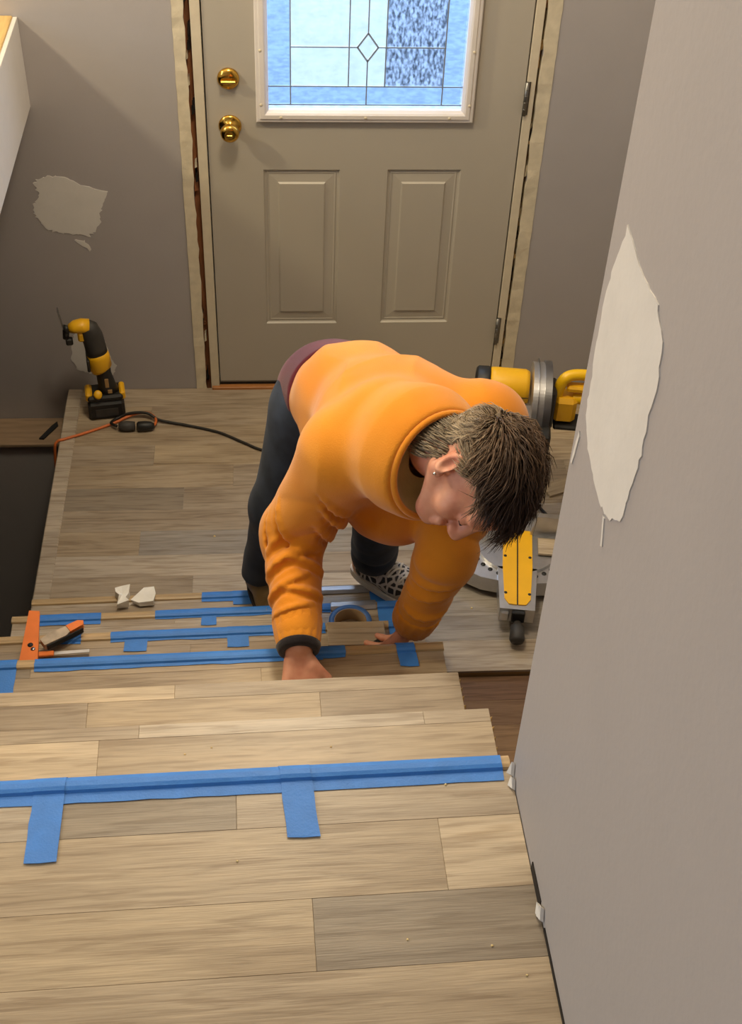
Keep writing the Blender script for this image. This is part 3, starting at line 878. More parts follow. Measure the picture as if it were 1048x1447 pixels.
# crumbs and sawdust chips
def chip(s, t, z, r, seed, label, grp):
    rr = random.Random(seed)
    vs = [(rr.uniform(.6, 1)*r*math.cos(a), rr.uniform(.6, 1)*r*math.sin(a), 0) for a in [i*math.pi/3 for i in range(6)]]
    vs2 = [(x*0.6, y*0.6, r*rr.uniform(.5, .9)) for x, y, _ in vs]
    fs = [tuple(range(5, -1, -1)), tuple(range(6, 12))]+[(i, (i+1) % 6, 6+(i+1) % 6, 6+i) for i in range(6)]
    o = MB().add(vs+vs2, fs).build('wood_chip', CHIPW, loc=S(s, t, z))
    return tag(o, label, 'debris', grp)
for i, (s, t) in enumerate([(0.335, 2.503), (0.06, 2.60), (0.36, 2.735), (0.26, 2.72), (0.395, 2.775)]):
    chip(s, t, ZU+0.0003, 0.0022, i, 'tiny pale wood chip on the upper hall planks', 'wood chips on the upper hall floor')
for i, (s, t) in enumerate([(-0.02, 2.30), (0.02, 2.29), (0.20, 2.30)]):
    chip(s, t, 6*RISE+0.0003, 0.0018, 20+i, 'tiny pale wood chip on the step below the upper hall', 'wood chips on the top step')
for i, (s, t, r) in enumerate([(0.485, 2.30, 0.009), (0.478, 2.315, 0.007), (0.492, 2.32, 0.006)]):
    o = chip(s, t, -0.0215, r*2.2, 40+i, 'yellow wood crumb on the old dark floor', 'crumbs on the old floor')
chip(0.62, 1.02, 0.0004, 0.006, 50, 'pale wood sliver on the landing near the saw', 'chips on the landing')
chip(0.70, 1.05, 0.0004, 0.004, 51, 'pale wood sliver on the landing near the saw', 'chips on the landing')
chip(-0.02, 0.72, 0.0004, 0.004, 52, 'white speck on the landing planks left of the worker', 'debris')

# ------------------------------------------------------------------ miter saw on the landing
ms = tag(empty('miter_saw', (0.872, -0.86, 0.0), -0.15), 'yellow compound miter saw standing on the landing behind the wall end', 'saw')
ZTB = 0.085
def disc(r, z0, z1, y0=0.0, n=48, sx=1.0):
    return [(sx*r*math.cos(2*math.pi*i/n), y0+r*math.sin(2*math.pi*i/n), z0) for i in range(n)], (0, 0, z1-z0)
base = MB()
base.prism([(-0.27, 0.01, 0.025), (-0.235, -0.055, 0.025), (-0.18, -0.10, 0.025), (-0.10, -0.14, 0.025), (0.0, -0.155, 0.025), (0.10, -0.14, 0.025), (0.18, -0.10, 0.025), (0.235, -0.055, 0.025), (0.27, 0.01, 0.025), (0.27, 0.12, 0.025), (-0.27, 0.12, 0.025)], (0, 0, ZTB-0.035))
base_o = base.build('base', ALU, ms)
for x, y in ((-0.24, 0.09), (0.24, 0.09), (-0.19, -0.06), (0.19, -0.06)):
    MB().cyl((x, y, 0.0005), (x, y, 0.026), 0.02, 0.016, 14).build('foot', RUBBER, ms)
# miter scale rim with dark slots
for i in range(13):
    a = math.pi*(1.12+0.76*i/12)
    if abs(a-1.5*math.pi) < 0.25:
        continue
    MB().lathe([(0, 0.007), (0.0012, 0.007)], (0.135*math.cos(a), 0.005+0.135*math.sin(a), ZTB-0.0099), (0, 0, 1), 10).build('scale_notch', BLK, base_o)
MB().prism(*disc(0.118, ZTB-0.0095, ZTB)).build('turntable', ALU, ms)
ton = MB().prism([(-0.048, -0.262, 0.036), (0.048, -0.262, 0.036), (0.056, -0.10, 0.036), (-0.056, -0.10, 0.036)], (0, 0, ZTB-0.036))
ton_o = ton.build('tongue', ALU, ms)
for s in (-1, 1):
    pts = [(s*0.002, 0.05), (s*0.002, -0.247), (s*0.024, -0.245), (s*0.036, -0.225), (s*0.042, -0.10), (s*0.042, 0.05)]
    kp = MB().prism([(x, y, ZTB+0.0003) for x, y in pts], (0, 0, 0.003)).build('kerf_plate', YEL, ms)
    for x, y in ((s*0.033, -0.205), (s*0.035, -0.06)):
        MB().lathe([(0, 0.0045), (0.0008, 0.0045)], (x, y, ZTB+0.0034), (0, 0, 1), 12).build('screw', BLK, kp)
MB().box((-0.0018, -0.245, ZTB-0.002), (0.0018, 0.05, ZTB+0.0015)).build('kerf_slot', RUBBER, ms)
# front of the tongue: lock lever pocket, angled foot and hanging grip
MB().box((-0.046, -0.272, 0.044), (-0.020, -0.2625, 0.078), 0.004).build('detent_lever', ALU, ms)
MB().box((-0.014, -0.275, 0.045), (0.022, -0.2625, 0.082), 0.002).build('lever_pocket', RUBBER, ms)
MB().lathe([(0, 0.010), (0.012, 0.012), (0.018, 0.019), (0.058, 0.021), (0.066, 0.016)], (0.004, -0.268, 0.046), (0.02, -1, -0.30), 18).build('miter_knob', DGREY, ms)
# fence
for s in (-1, 1):
    MB().prism([(s*0.035, 0.035, ZTB), (s*0.25, 0.035, ZTB), (s*0.25, 0.035, ZTB+0.045), (s*0.16, 0.035, ZTB+0.075), (s*0.05, 0.035, ZTB+0.075)], (0, 0.018, 0)).build('fence', ALU, ms)
# arm post and tilted arm
MB().box((-0.05, 0.13, 0.03), (0.05, 0.24, 0.17), 0.012).build('pivot_post', ALU, ms)
MB().prism([(-0.02, 0.20, 0.13), (-0.02, 0.26, 0.14), (-0.02, 0.30, 0.36), (-0.02, 0.24, 0.40), (-0.02, 0.20, 0.34)], (0.04, 0, 0)).build('arm', ALU, ms)
HC = Vector((0.0, 0.275, 0.385))         # blade arbor
def sector(r, a0, a1, x0, x1, n=44, ri=0.0):
    out = [(x0, HC.y+r*math.cos(a0+(a1-a0)*i/n), HC.z+r*math.sin(a0+(a1-a0)*i/n)) for i in range(n+1)]
    if ri > 0:
        out += [(x0, HC.y+ri*math.cos(a1-(a1-a0)*i/n), HC.z+ri*math.sin(a1-(a1-a0)*i/n)) for i in range(n+1)]
    return out, (x1-x0, 0, 0)
MB().prism(*sector(0.118, math.radians(20), math.radians(230), 0.0, 0.034)).build('upper_guard', ALU, ms)
MB().prism(*sector(0.123, math.radians(40), math.radians(215), 0.032, 0.052, ri=0.10)).build('guard_rim', STEEL, ms)
MB().prism(*sector(0.112, math.radians(205), math.radians(372), 0.004, 0.030)).build('lower_guard', BLK, ms)
MB().lathe([(0, 0.127), (0.002, 0.127)], HC+Vector((0.014, 0, 0)), (1, 0, 0), 60, False).build('saw_blade', STEEL, ms)
MB().box((0.024, HC.y-0.165, HC.z-0.075), (0.058, HC.y-0.105, HC.z+0.01), 0.006).build('guard_lever', BLK, ms)
# motor to the left
MB().lathe([(0.0, 0.046), (0.012, 0.052), (0.100, 0.052), (0.112, 0.050)], HC+Vector((-0.006, 0.03, 0.03)), (-1, 0, 0.0), 28).build('motor_housing', YEL, ms)
MB().lathe([(0.0, 0.051), (0.006, 0.053), (0.034, 0.052), (0.040, 0.046), (0.042, 0.03)], HC+Vector((-0.119, 0.03, 0.03)), (-1, 0, 0), 28).build('motor_cap', BLK, ms)
MB().box((-0.115, HC.y-0.023, HC.z+0.0285), (-0.008, HC.y-0.0215, HC.z+0.0305)).build('housing_seam', BLK, ms)
MB().lathe([(0, 0.03), (0.03, 0.024), (0.05, 0.018)], HC+Vector((-0.03, -0.07, -0.05)), (-0.3, -1, -0.1), 18).build('dust_port', DGREY, ms)
# D handle to the right
hd = MB().box((0.070, HC.y-0.02, HC.z-0.055), (0.135, HC.y+0.05, HC.z+0.03), 0.012).build('handle_body', YEL, ms)
MB().tube([(0.075, HC.y+0.01, HC.z+0.02), (0.085, HC.y+0.01, HC.z+0.075), (0.11, HC.y+0.02, HC.z+0.092), (0.16, HC.y+0.025, HC.z+0.092), (0.195, HC.y+0.025, HC.z+0.08), (0.20, HC.y+0.02, HC.z+0.04), (0.165, HC.y+0.01, HC.z+0.022), (0.12, HC.y+0.01, HC.z+0.02)], 0.0165, 14, 6).build('grip_loop', YEL2, ms)
MB().box((0.10, HC.y-0.004, HC.z+0.045), (0.17, HC.y+0.03, HC.z+0.066), 0.006).build('trigger', YEL, hd)
MB().box((0.050, HC.y-0.03, HC.z-0.07), (0.072, HC.y+0.05, HC.z+0.06), 0.005).build('gear_case', DGREY, ms)
MB().box((0.075, HC.y-0.03, HC.z-0.072), (0.20, HC.y+0.04, HC.z-0.056), 0.005).build('handle_foot', BLK, ms)
MB().tube([(0.17, HC.y, HC.z-0.068), (0.20, HC.y-0.03, 0.22), (0.22, HC.y-0.02, 0.10), (0.23, HC.y-0.06, 0.02), (0.16, HC.y-0.13, 0.008), (0.10, HC.y-0.06, 0.006), (0.02, HC.y+0.06, 0.006)], 0.0045, 10, 8).build('saw_cord', CORDB, ms)
# boards waiting by the saw
for i, (x, y, z, rz, L_, W_, lab) in enumerate([(1.055, -0.905, ZTB+0.0038, -0.15, 0.26, 0.06, 'pale board lying on the saw table against the fence'), (1.10, -0.52, 0.0005, 0.35, 0.18, 0.055, 'short board offcut lying on the landing behind the saw')]):
    b = tag(empty('board_offcut', (x, y, z), rz), lab, 'board')
    MB().box((-L_/2, -W_/2, 0), (L_/2, W_/2, 0.008), 0.001).build('board_face', PLANK, b, color=PCOL['light' if i == 0 else 'tan'])
    MB().box((-L_/2, W_/2+0.0005, 0.001), (L_/2, W_/2+0.008, 0.005), 0.001).build('locking_tongue', PLANK, b, color=PCOL['warm'])

# ------------------------------------------------------------------ person: distance-field modelling
import openvdb
V = lambda *a: np.array(a, dtype=np.float32)
class Field:
    def __init__(self, lo, hi, h, bg_=0.06):
        self.lo = np.array(lo, np.float32); self.h = h; self.bg = bg_
        self.n = np.ceil((np.array(hi)-np.array(lo))/h).astype(int)+1
        self.a = np.full(tuple(self.n), bg_, np.float32)
    def block(self, lo, hi, m):
        i0 = np.maximum(0, np.floor((np.array(lo)-m-self.lo)/self.h).astype(int))
        i1 = np.minimum(self.n, np.ceil((np.array(hi)+m-self.lo)/self.h).astype(int)+1)
        sl = tuple(slice(a, b) for a, b in zip(i0, i1))
        ax = [self.lo[k]+self.h*np.arange(i0[k], i1[k], dtype=np.float32) for k in range(3)]
        return sl, np.meshgrid(*ax, indexing='ij', sparse=True)
    def put(self, lo, hi, fn, k, sub=False):
        sl, (X, Y, Z) = self.block(lo, hi, 0.055)
        if 0 in [s.stop-s.start for s in sl]:
            return
        d = fn(X, Y, Z)
        f = self.a[sl]
        if sub:
            d = -d
            if k > 0:
                t = np.clip(0.5-0.5*(d-f)/k, 0, 1); r = f*(t)+d*(1-t)+k*t*(1-t)
                t2 = np.clip(0.5+0.5*(f-d)/k, 0, 1); r = d*(1-t2)+f*t2+k*t2*(1-t2)
            else:
                r = np.maximum(f, d)
        elif k > 0:
            t = np.clip(0.5+0.5*(f-d)/k, 0, 1); r = f*(1-t)+d*t-k*t*(1-t)
        else:
            r = np.minimum(f, d)
        self.a[sl] = r
    def cone(self, p, q, r0, r1, k=0.02, flat=None, ff=1.0, sub=False, disp=None):
        """round cone from p (r0) to q (r1); flat axis: thickness divided by ff along it"""
        p = np.array(p, np.float32); q = np.array(q, np.float32); rm = max(r0, r1)
        e = q-p; L2 = float(e@e)+1e-9
        def fn(X, Y, Z):
            x, y, z = X-p[0], Y-p[1], Z-p[2]
            t = np.clip((x*e[0]+y*e[1]+z*e[2])/L2, 0, 1)
            x, y, z = x-t*e[0], y-t*e[1], z-t*e[2]
            r = r0+(r1-r0)*t
            if flat is not None:
                n = np.array(flat, np.float32); n = n/np.linalg.norm(n)
                dn = (x*n[0]+y*n[1]+z*n[2])*(ff-1)
                x, y, z = x+dn*n[0], y+dn*n[1], z+dn*n[2]
                d = np.sqrt(x*x+y*y+z*z)-r
                d = d/(1+0.5*(ff-1))
            else:
                d = np.sqrt(x*x+y*y+z*z)-r
            if disp is not None:
                d = d-disp(t*math.sqrt(L2), X, Y, Z)
            return d
        lo = np.minimum(p, q)-rm; hi = np.maximum(p, q)+rm
        self.put(lo, hi, fn, k, sub)
    def ell(self, c, R_, rad, k=0.015, sub=False):
        """ellipsoid; R_ rows are the local axes"""
        c = np.array(c, np.float32); R_ = np.array(R_, np.float32); rad = np.array(rad, np.float32); rm = rad.max()
        def fn(X, Y, Z):
            x, y, z = X-c[0], Y-c[1], Z-c[2]
            u = [R_[i][0]*x+R_[i][1]*y+R_[i][2]*z for i in range(3)]
            k0 = np.sqrt(sum((u[i]/rad[i])**2 for i in range(3)))
            k1 = np.sqrt(sum((u[i]/rad[i]**2)**2 for i in range(3)))+1e-6
            return k0*(k0-1)/k1
        self.put(c-rm, c+rm, fn, k, sub)
    def cut(self, p, n, k=0.0):
        """remove everything on the +n side of a plane"""
        n = np.array(n, np.float32); n = n/np.linalg.norm(n); p = np.array(p, np.float32)
        ax = [self.lo[i]+self.h*np.arange(self.n[i], dtype=np.float32) for i in range(3)]
        X, Y, Z = np.meshgrid(*ax, indexing='ij', sparse=True)
        d = (X-p[0])*n[0]+(Y-p[1])*n[1]+(Z-p[2])*n[2]
        self.a = np.maximum(self.a, np.minimum(d, self.bg))
    def mesh(self, name, mat, parent=None, smooth=1, adj=None):
        a = np.clip(self.a, -self.bg, self.bg)
        g = openvdb.FloatGrid(self.bg)
        g.copyFromArray(a)
        pts, quads = g.convertToQuads(0.0)
        pts = pts*self.h+self.lo
        me = bpy.data.meshes.new(name)
        nv, nq = len(pts), len(quads)
        me.vertices.add(nv); me.vertices.foreach_set('co', pts.astype(np.float32).ravel())
        me.loops.add(nq*4); me.loops.foreach_set('vertex_index', quads[:, ::-1].astype(np.int32).ravel())
        me.polygons.add(nq); me.polygons.foreach_set('loop_start', np.arange(0, nq*4, 4, dtype=np.int32))
        me.polygons.foreach_set('use_smooth', np.ones(nq, bool))
        me.update(calc_edges=True); me.validate()
        bm = bmesh.new(); bm.from_mesh(me)
        for _ in range(smooth):
            bmesh.ops.smooth_vert(bm, verts=bm.verts[:], factor=0.5, use_axis_x=True, use_axis_y=True, use_axis_z=True)
        bmesh.ops.recalc_face_normals(bm, faces=bm.faces[:])
        bm.to_mesh(me); bm.free()
        me.materials.append(mat)
        o = bpy.data.objects.new(name, me); COL.objects.link(o)
        if parent is not None:
            o.parent = parent
        return o
def snoise(X, Y, Z, f, seed):
    r = np.random.RandomState(seed)
    s = 0
    for _ in range(4):
        a = r.normal(size=3)*f; ph = r.uniform(0, 6.28)
        s = s+np.sin(a[0]*X+a[1]*Y+a[2]*Z+ph)
    return s*0.35

# joints, in metres
PEL, WAI, CHE, NEC = V(.325, -1.19, .885), V(.36, -1.33, .975), V(.415, -1.52, 1.045), V(.455, -1.63, 1.115)
SHR, SHL = V(.312, -1.645, 1.10), V(.585, -1.555, 1.09)
ELR, WRR = V(.212, -1.60, .85), V(.218, -1.852, .792)
ELL, WRL = V(.508, -1.712, .885), V(.458, -1.690, .668)
HIR, HIL = V(.245, -1.215, .86), V(.385, -1.15, .86)
KNR, KNL = V(.190, -1.205, .56), V(.430, -1.19, .56)
ANR, ANL = V(.145, -1.125, .27), V(.435, -1.09, .27)
SOLE = RISE+0.0
HEAD = V(.512, -1.816, 1.195)
# head frame: X right ear, Y face, Z crown
hF = Vector((-0.08, -0.66, -0.74)).normalized()
hU = Vector((0.78, -0.43, 0.34)); hU = (hU-hF*hU.dot(hF)).normalized()
hR = hF.cross(hU)
HA = [tuple(hR), tuple(hF), tuple(hU)]
def H(x, y, z):
    w = Vector([float(c) for c in HEAD])+hR*x+hF*y+hU*z
    return V(*w)

def skin_mat():
    m, nt, b = new_mat('skin')
    L = nt.links.new
    tc = N(nt, 'ShaderNodeTexCoord')
    ns = N(nt, 'ShaderNodeTexNoise'); ns.inputs['Scale'].default_value = 28; ns.inputs['Detail'].default_value = 4
    L(tc.outputs['Object'], ns.inputs['Vector'])
    r = ramp(nt, [(0.3, srgb(196, 124, 98)), (0.55, srgb(212, 150, 122)), (0.75, srgb(220, 162, 134))])
    L(ns.outputs[0], r.inputs[0]); L(r.outputs[0], b.inputs['Base Color'])
    b.inputs['Roughness'].default_value = 0.5
    b.inputs['Subsurface Weight'].default_value = 0.12
    b.inputs['Subsurface Radius'].default_value = (0.02, 0.008, 0.005)
    b.inputs['Subsurface Scale'].default_value = 0.3
    return m
def cloth_mat(name, c0, c1, vscale=5, weave=420, rough=0.9, sheen=0.25, bump=0.35):
    m, nt, b = new_mat(name)
    L = nt.links.new
    tc = N(nt, 'ShaderNodeTexCoord')
    ns = N(nt, 'ShaderNodeTexNoise'); ns.inputs['Scale'].default_value = vscale; ns.inputs['Detail'].default_value = 6
    L(tc.outputs['Object'], ns.inputs['Vector'])
    r = ramp(nt, [(0.35, c0), (0.68, c1)])
    L(ns.outputs[0], r.inputs[0]); L(r.outputs[0], b.inputs['Base Color'])
    b.inputs['Roughness'].default_value = rough
    b.inputs['Specular IOR Level'].default_value = 0.2
    b.inputs['Sheen Weight'].default_value = sheen
    n2 = N(nt, 'ShaderNodeTexNoise'); n2.inputs['Scale'].default_value = weave; n2.inputs['Detail'].default_value = 2
    L(tc.outputs['Object'], n2.inputs['Vector'])
    bp = N(nt, 'ShaderNodeBump'); bp.inputs['Strength'].default_value = bump; bp.inputs['Distance'].default_value = 0.002
    L(n2.outputs[0], bp.inputs['Height']); L(bp.outputs[0], b.inputs['Normal'])
    return m
SKIN = skin_mat()
HOODIE = cloth_mat('orange_fleece', srgb(218, 134, 28), srgb(230, 150, 42), sheen=0.3)
LINING = cloth_mat('tan_thermal_lining', srgb(190, 158, 96), srgb(206, 174, 112), 20, 300)
DENIM = cloth_mat('dark_blue_denim', srgb(34, 42, 56), srgb(54, 64, 82), 14, 700, 0.85, 0.1)
MAROON = cloth_mat('maroon_jersey', srgb(84, 30, 44), srgb(104, 40, 52), 10)
BLACKC = cloth_mat('black_knit', srgb(26, 22, 26), srgb(40, 34, 38), 30)
def shoe_mat():
    m, nt, b = new_mat('black_and_white_shoe')
    tc = N(nt, 'ShaderNodeTexCoord'); vo = N(nt, 'ShaderNodeTexVoronoi'); vo.feature = 'DISTANCE_TO_EDGE'; vo.inputs['Scale'].default_value = 46
    nt.links.new(tc.outputs['Object'], vo.inputs['Vector'])
    r = ramp(nt, [(0.10, srgb(196, 190, 186)), (0.16, srgb(38, 38, 44))])
    nt.links.new(vo.outputs['Distance'], r.inputs[0]); nt.links.new(r.outputs[0], b.inputs['Base Color'])
    b.inputs['Roughness'].default_value = 0.7
    return m
SHOEG = shoe_mat()
SHOET = simple('tan_work_shoe', srgb(132, 108, 68), 0.6, var=0.2, vscale=30)
SOLEW = simple('white_rubber_sole', srgb(214, 210, 204), 0.6, var=0.06)
SOLED = simple('dark_rubber_sole', srgb(46, 38, 30), 0.7, var=0.15)
LACE = simple('white_shoelace', srgb(226, 220, 210), 0.8, var=0.06)

# ---- body: one continuous surface
B = Field((0.05, -2.05, SOLE+0.01), (0.74, -1.0, 1.36), 0.0035)
SP = (CHE-PEL)/np.linalg.norm(CHE-PEL)
B.cone(PEL, WAI, .105, .095, .03, (0.1, 0.45, 0.9), 1.15)
B.cone(WAI, CHE, .095, .115, .04, (0.1, 0.45, 0.9), 1.15)
B.cone(CHE, NEC, .115, .065, .04)
B.cone((SHR+CHE)/2, SHR, .085, .062, .04); B.cone((SHL+CHE)/2, SHL, .085, .062, .04)
for a, b, c in ((SHR, ELR, WRR), (SHL, ELL, WRL)):
    B.cone(a, b, .052, .040, .03); B.cone(b, c, .040, .027, .02)
for a, b, c in ((HIR, KNR, ANR), (HIL, KNL, ANL)):
    B.cone(a, b, .068, .050, .02); B.cone(b, c, .050, .034, .02)
FR0, FR1 = V(.135, -1.105, SOLE+.05), V(.205, -1.300, SOLE+.035)
FL0, FL1 = V(.418, -1.070, SOLE+.05), V(.580, -1.215, SOLE+.035)
B.cone(ANR, FR0, .036, .034, .02); B.cone(FR0, FR1, .034, .026, .02)
B.cone(ANL, FL0, .036, .034, .02); B.cone(FL0, FL1, .034, .026, .02)
# neck and head
B.cone(NEC, H(0, -.035, -.055), .052, .046, .02)
B.cone(H(0, -.035, -.06), H(0, -.02, .0), .046, .052, .02)
B.ell(H(0, -.012, .034), HA, (.073, .093, .080), .02)
B.cone(H(0, .030, .005), H(0, .062, -.062), .055, .027, .02)
for s in (-1, 1):
    B.cone(H(s*.050, -.005, -.03), H(s*.018, .062, -.066), .018, .017, .02)
    B.ell(H(s*.038, .058, -.012), HA, (.022, .022, .022), .022)
    B.ell(H(s*.031, .082, .036), HA, (.022, .014, .009), .012)
B.ell(H(0, .066, .055), HA, (.052, .030, .034), .02)
for s in (-1, 1):
    B.ell(H(s*.033, .103, .016), HA, (.014, .013, .010), .010, sub=True)
    B.ell(H(s*.032, .077, .016), HA, (.0150, .0140, .0125), .004)
B.cone(H(0, .082, .034), H(0, .106, -.014), .0125, .0130, .014)
for s in (-1, 1):
    B.ell(H(s*.0115, .097, -.018), HA, (.0085, .011, .0085), .008)
B.cone(H(-.020, .086, -.038), H(.020, .086, -.038), .0085, .0085, .008)
B.cone(H(-.017, .086, -.049), H(.017, .086, -.049), .0080, .0080, .006)
B.cone(H(-.024, .098, -.0435), H(.024, .098, -.0435), .0035, .0035, .004, sub=True)
B.ell(H(0, .080, -.068), HA, (.017, .013, .012), .012)
# ears: rim, lobe, bowl
for s in (-1, 1):
    tilt = Vector((0, -0.25, 1)).normalized()
    ea = [(np.array(hR)*s*0.85-np.array(hF)*0.5), None, None]
    e0 = ea[0]/np.linalg.norm(ea[0])
    e2 = np.array(hU)*0.80-np.array(hF)*0.60; e2 = e2-e0*(e0@e2); e2 /= np.linalg.norm(e2)
    e1 = np.cross(e2, e0)
    EA = [tuple(e0), tuple(e1), tuple(e2)]
    B.ell(H(s*.079, -.014, .004), EA, (.009, .018, .028), .006)
    B.ell(H(s*.088, -.010, .008), EA, (.009, .011, .019), .004, sub=True)
    B.ell(H(s*.077, .004, -.016), EA, (.007, .009, .010), .005)
# hands
def hand(wrist, fdir, pdir, thumb_side, curl, lens=(.066, .074, .069, .054)):
    """fdir: towards the fingers, pdir: out of the palm, thumb_side: +1/-1 along fdir x pdir"""
    f = Vector(fdir).normalized(); p_ = Vector(pdir); p_ = (p_-f*p_.dot(f)).normalized(); s = f.cross(p_)*thumb_side
    W = Vector([float(c) for c in wrist])
    kn = []
    for i, off in enumerate((.030, .010, -.010, -.029)):
        k0 = W+s*off*0.55+f*0.012
        k1 = W+s*off+f*(.078-abs(off-.008)*0.25)-p_*0.004
        B.cone(V(*k0), V(*k1), .0145, .0105, .012)
        kn.append(k1)
    for i in range(4):
        pos, d = kn[i], f.copy()
        spread = (0.10, 0.03, -0.04, -0.12)[i]
        d = (d+s*spread).normalized()
        for j, (fr, r0, r1) in enumerate(((.46, .0095, .0086), (.30, .0086, .0078), (.24, .0078, .0066))):
            ang = curl[j]
            ax = p_
            d = (d*math.cos(ang)+ax*math.sin(ang)).normalized()
            ax = (p_-d*p_.dot(d))
            q = pos+d*lens[i]*fr
            B.cone(V(*pos), V(*q), r0, r1, .004)
            pos = q
            p2 = p_
    t0 = W+s*.022+f*.020; t1 = t0+(s*0.75+f*0.7+p_*0.35).normalized()*.040
    t2 = t1+(s*0.25+f*0.9+p_*0.35).normalized()*.030; t3 = t2+(f*0.95+p_*0.2-s*0.1).normalized()*.024
    B.cone(V(*t0), V(*t1), .0155, .0115, .010); B.cone(V(*t1), V(*t2), .0108, .0096, .004); B.cone(V(*t2), V(*t3), .0096, .0075, .004)
hand(WRR+V(.001, -.012, -.012), (0.02, -0.62, -0.50), (0, 0.35, -1), 1, (0.10, 0.02, -0.35))
hand(WRL+V(-.006, .0, -.014), (-0.38, 0.12, -0.62), (-0.6, 0.35, 0.25), -1, (0.25, 0.55, 0.5))
person = B.mesh('person', SKIN, None, 1)
tag(person, 'person in an orange hoodie bent over the steps, working with both hands', 'person')

# ---- hoodie
def sleeve_disp(amp, lam, seed, c, w, axis=(0.3, 0.2, 1.0)):
    """broken, one-sided drape folds across a sleeve or trouser leg"""
    def f(u, X, Y, Z):
        ph = snoise(X, Y, Z, 13, seed)*2.6+(axis[0]*X+axis[1]*Y+axis[2]*Z)*45
        a = np.abs(np.sin(math.pi*u/lam+ph*0.5))
        a = 1-1.9*(1-a)**1.6
        m = np.exp(-((u-c)/w)**2)*np.clip(0.55+0.6*snoise(X, Y, Z, 20, seed+2), 0.1, 1.2)
        return amp*m*a+0.0018*snoise(X, Y, Z, 30, seed+5)
    return f
def torso_disp(u, X, Y, Z):
    q = 1-np.abs(snoise(X, Y, Z, 14, 3))
    return 0.005*np.clip(q, 0, 1)**2-0.002+0.0022*snoise(X, Y, Z, 32, 9)
D = Field((0.08, -2.0, 0.66), (0.78, -1.08, 1.40), 0.004)
BK = (0.15, 0.5, 0.85)      # out of the back
D.cone(PEL+V(.01, -.03, .01), WAI, .134, .132, .03, BK, 1.12, disp=torso_disp)
D.cone(WAI, CHE, .132, .148, .04, BK, 1.10, disp=torso_disp)
D.cone(CHE, NEC, .150, .085, .05, disp=torso_disp)
# loose front hanging under gravity, pouch low
D.cone(V(.365, -1.42, .91), V(.41, -1.545, .93), .112, .112, .05, disp=torso_disp)
D.cone(V(.385, -1.50, .86), V(.43, -1.58, .90), .060, .070, .05)
D.cone((SHR+CHE)/2, SHR, .110, .083, .05, disp=torso_disp); D.cone((SHL+CHE)/2, SHL, .110, .083, .05, disp=torso_disp)
D.cone(SHR, ELR, .084, .064, .03, disp=sleeve_disp(.0045, .075, 11, .24, .15, (1.1, -0.8, 0.3)))
D.cone(ELR, WRR+(ELR-WRR)*0.13, .062, .046, .022, disp=sleeve_disp(.0045, .055, 12, .09, .12, (1.3, 0.2, 0.8)))
D.cone(SHL, ELL, .080, .055, .03, disp=sleeve_disp(.008, .06, 13, .25, .15))
D.cone(ELL, WRL+(ELL-WRL)*0.10, .054, .046, .022, disp=sleeve_disp(.008, .05, 14, .08, .12))
# drape folds laid obliquely over the sleeves
def folds(a, b, ra, rb, lst):
    a_, b_ = Vector(a.tolist()), Vector(b.tolist()); d = (b_-a_); L_ = d.length; d = d/L_
    upv = Vector((-0.1, -0.62, 0.76)); upv = (upv-d*upv.dot(d)).normalized(); sd = d.cross(upv)
    def P(u, ph, off):
        r = ra+(rb-ra)*u+off
        return a_+d*L_*u+(sd*math.cos(ph)+upv*math.sin(ph))*r
    for (u0, p0, u1, p1, sz) in lst:
        n = 6
        R_ = [P(u0+(u1-u0)*i/n+0.03*math.sin(3.1*i/n), p0+(p1-p0)*i/n, -sz*0.35) for i in range(n+1)]
        Q_ = [P(u0+(u1-u0)*i/n+0.03*math.sin(3.1*i/n)+1.25*sz/L_, p0+(p1-p0)*i/n, sz*0.1) for i in range(n+1)]
        for i in range(n):
            w0 = math.sin(math.pi*(i+0.3)/(n+0.6)); w1 = math.sin(math.pi*(i+1.3)/(n+0.6)) if i < n-1 else 0.25
            D.cone(V(*R_[i]), V(*R_[i+1]), sz*(0.35+0.65*w0), sz*(0.35+0.65*w1), sz*0.9)
        for i in range(n):
            w0 = math.sin(math.pi*(i+0.3)/(n+0.6))
            D.cone(V(*Q_[i]), V(*Q_[i+1]), sz*0.55*w0, sz*0.55*w0, sz*0.8, sub=True)
folds(ELR, WRR, .062, .046, [(-.05, 3.3, .22, 0.6, .013), (.10, 3.0, .18, 1.2, .010), (.22, 2.7, .42, 0.2, .012), (.40, 3.2, .34, 1.4, .009), (.48, 2.2, .62, 0.1, .010), (.62, 3.1, .60, 1.3, .009), (.72, 2.4, .78, 0.4, .008)])
folds(SHR, ELR, .084, .064, [(.62, 0.8, .82, 2.2, .010), (.80, 0.7, .98, 2.1, .011), (.30, 2.1, .62, 3.5, .013), (.50, 2.2, .80, 3.4, .011), (.15, 1.8, .40, 3.1, .010)])
folds(ELL, WRL, .060, .047, [(.0, 2.8, .20, 0.9, .010), (.25, 2.4, .40, 0.5, .009), (.55, 2.9, .62, 1.0, .008)])
# crease where the near sleeve meets the chest
def crease(a, b, r, k=.02):
    D.cone(a, b, r, r*0.6, k, sub=True)
crease(V(.345, -1.72, 1.04), V(.365, -1.66, .93), .006, .02)
# hood: thick collar standing around the neck, open towards the head
RC = V(.468, -1.766, 1.172)
hax = V(.47, -.82, .20); hax = hax/np.linalg.norm(hax)
D.cone(RC-hax*.150, RC-hax*.055, .104, .122, .04, disp=lambda u, X, Y, Z: .004*snoise(X, Y, Z, 22, 31))
D.cone(RC-hax*.060, RC-hax*.028, .122, .110, .02, disp=lambda u, X, Y, Z: .004*snoise(X, Y, Z, 22, 31))
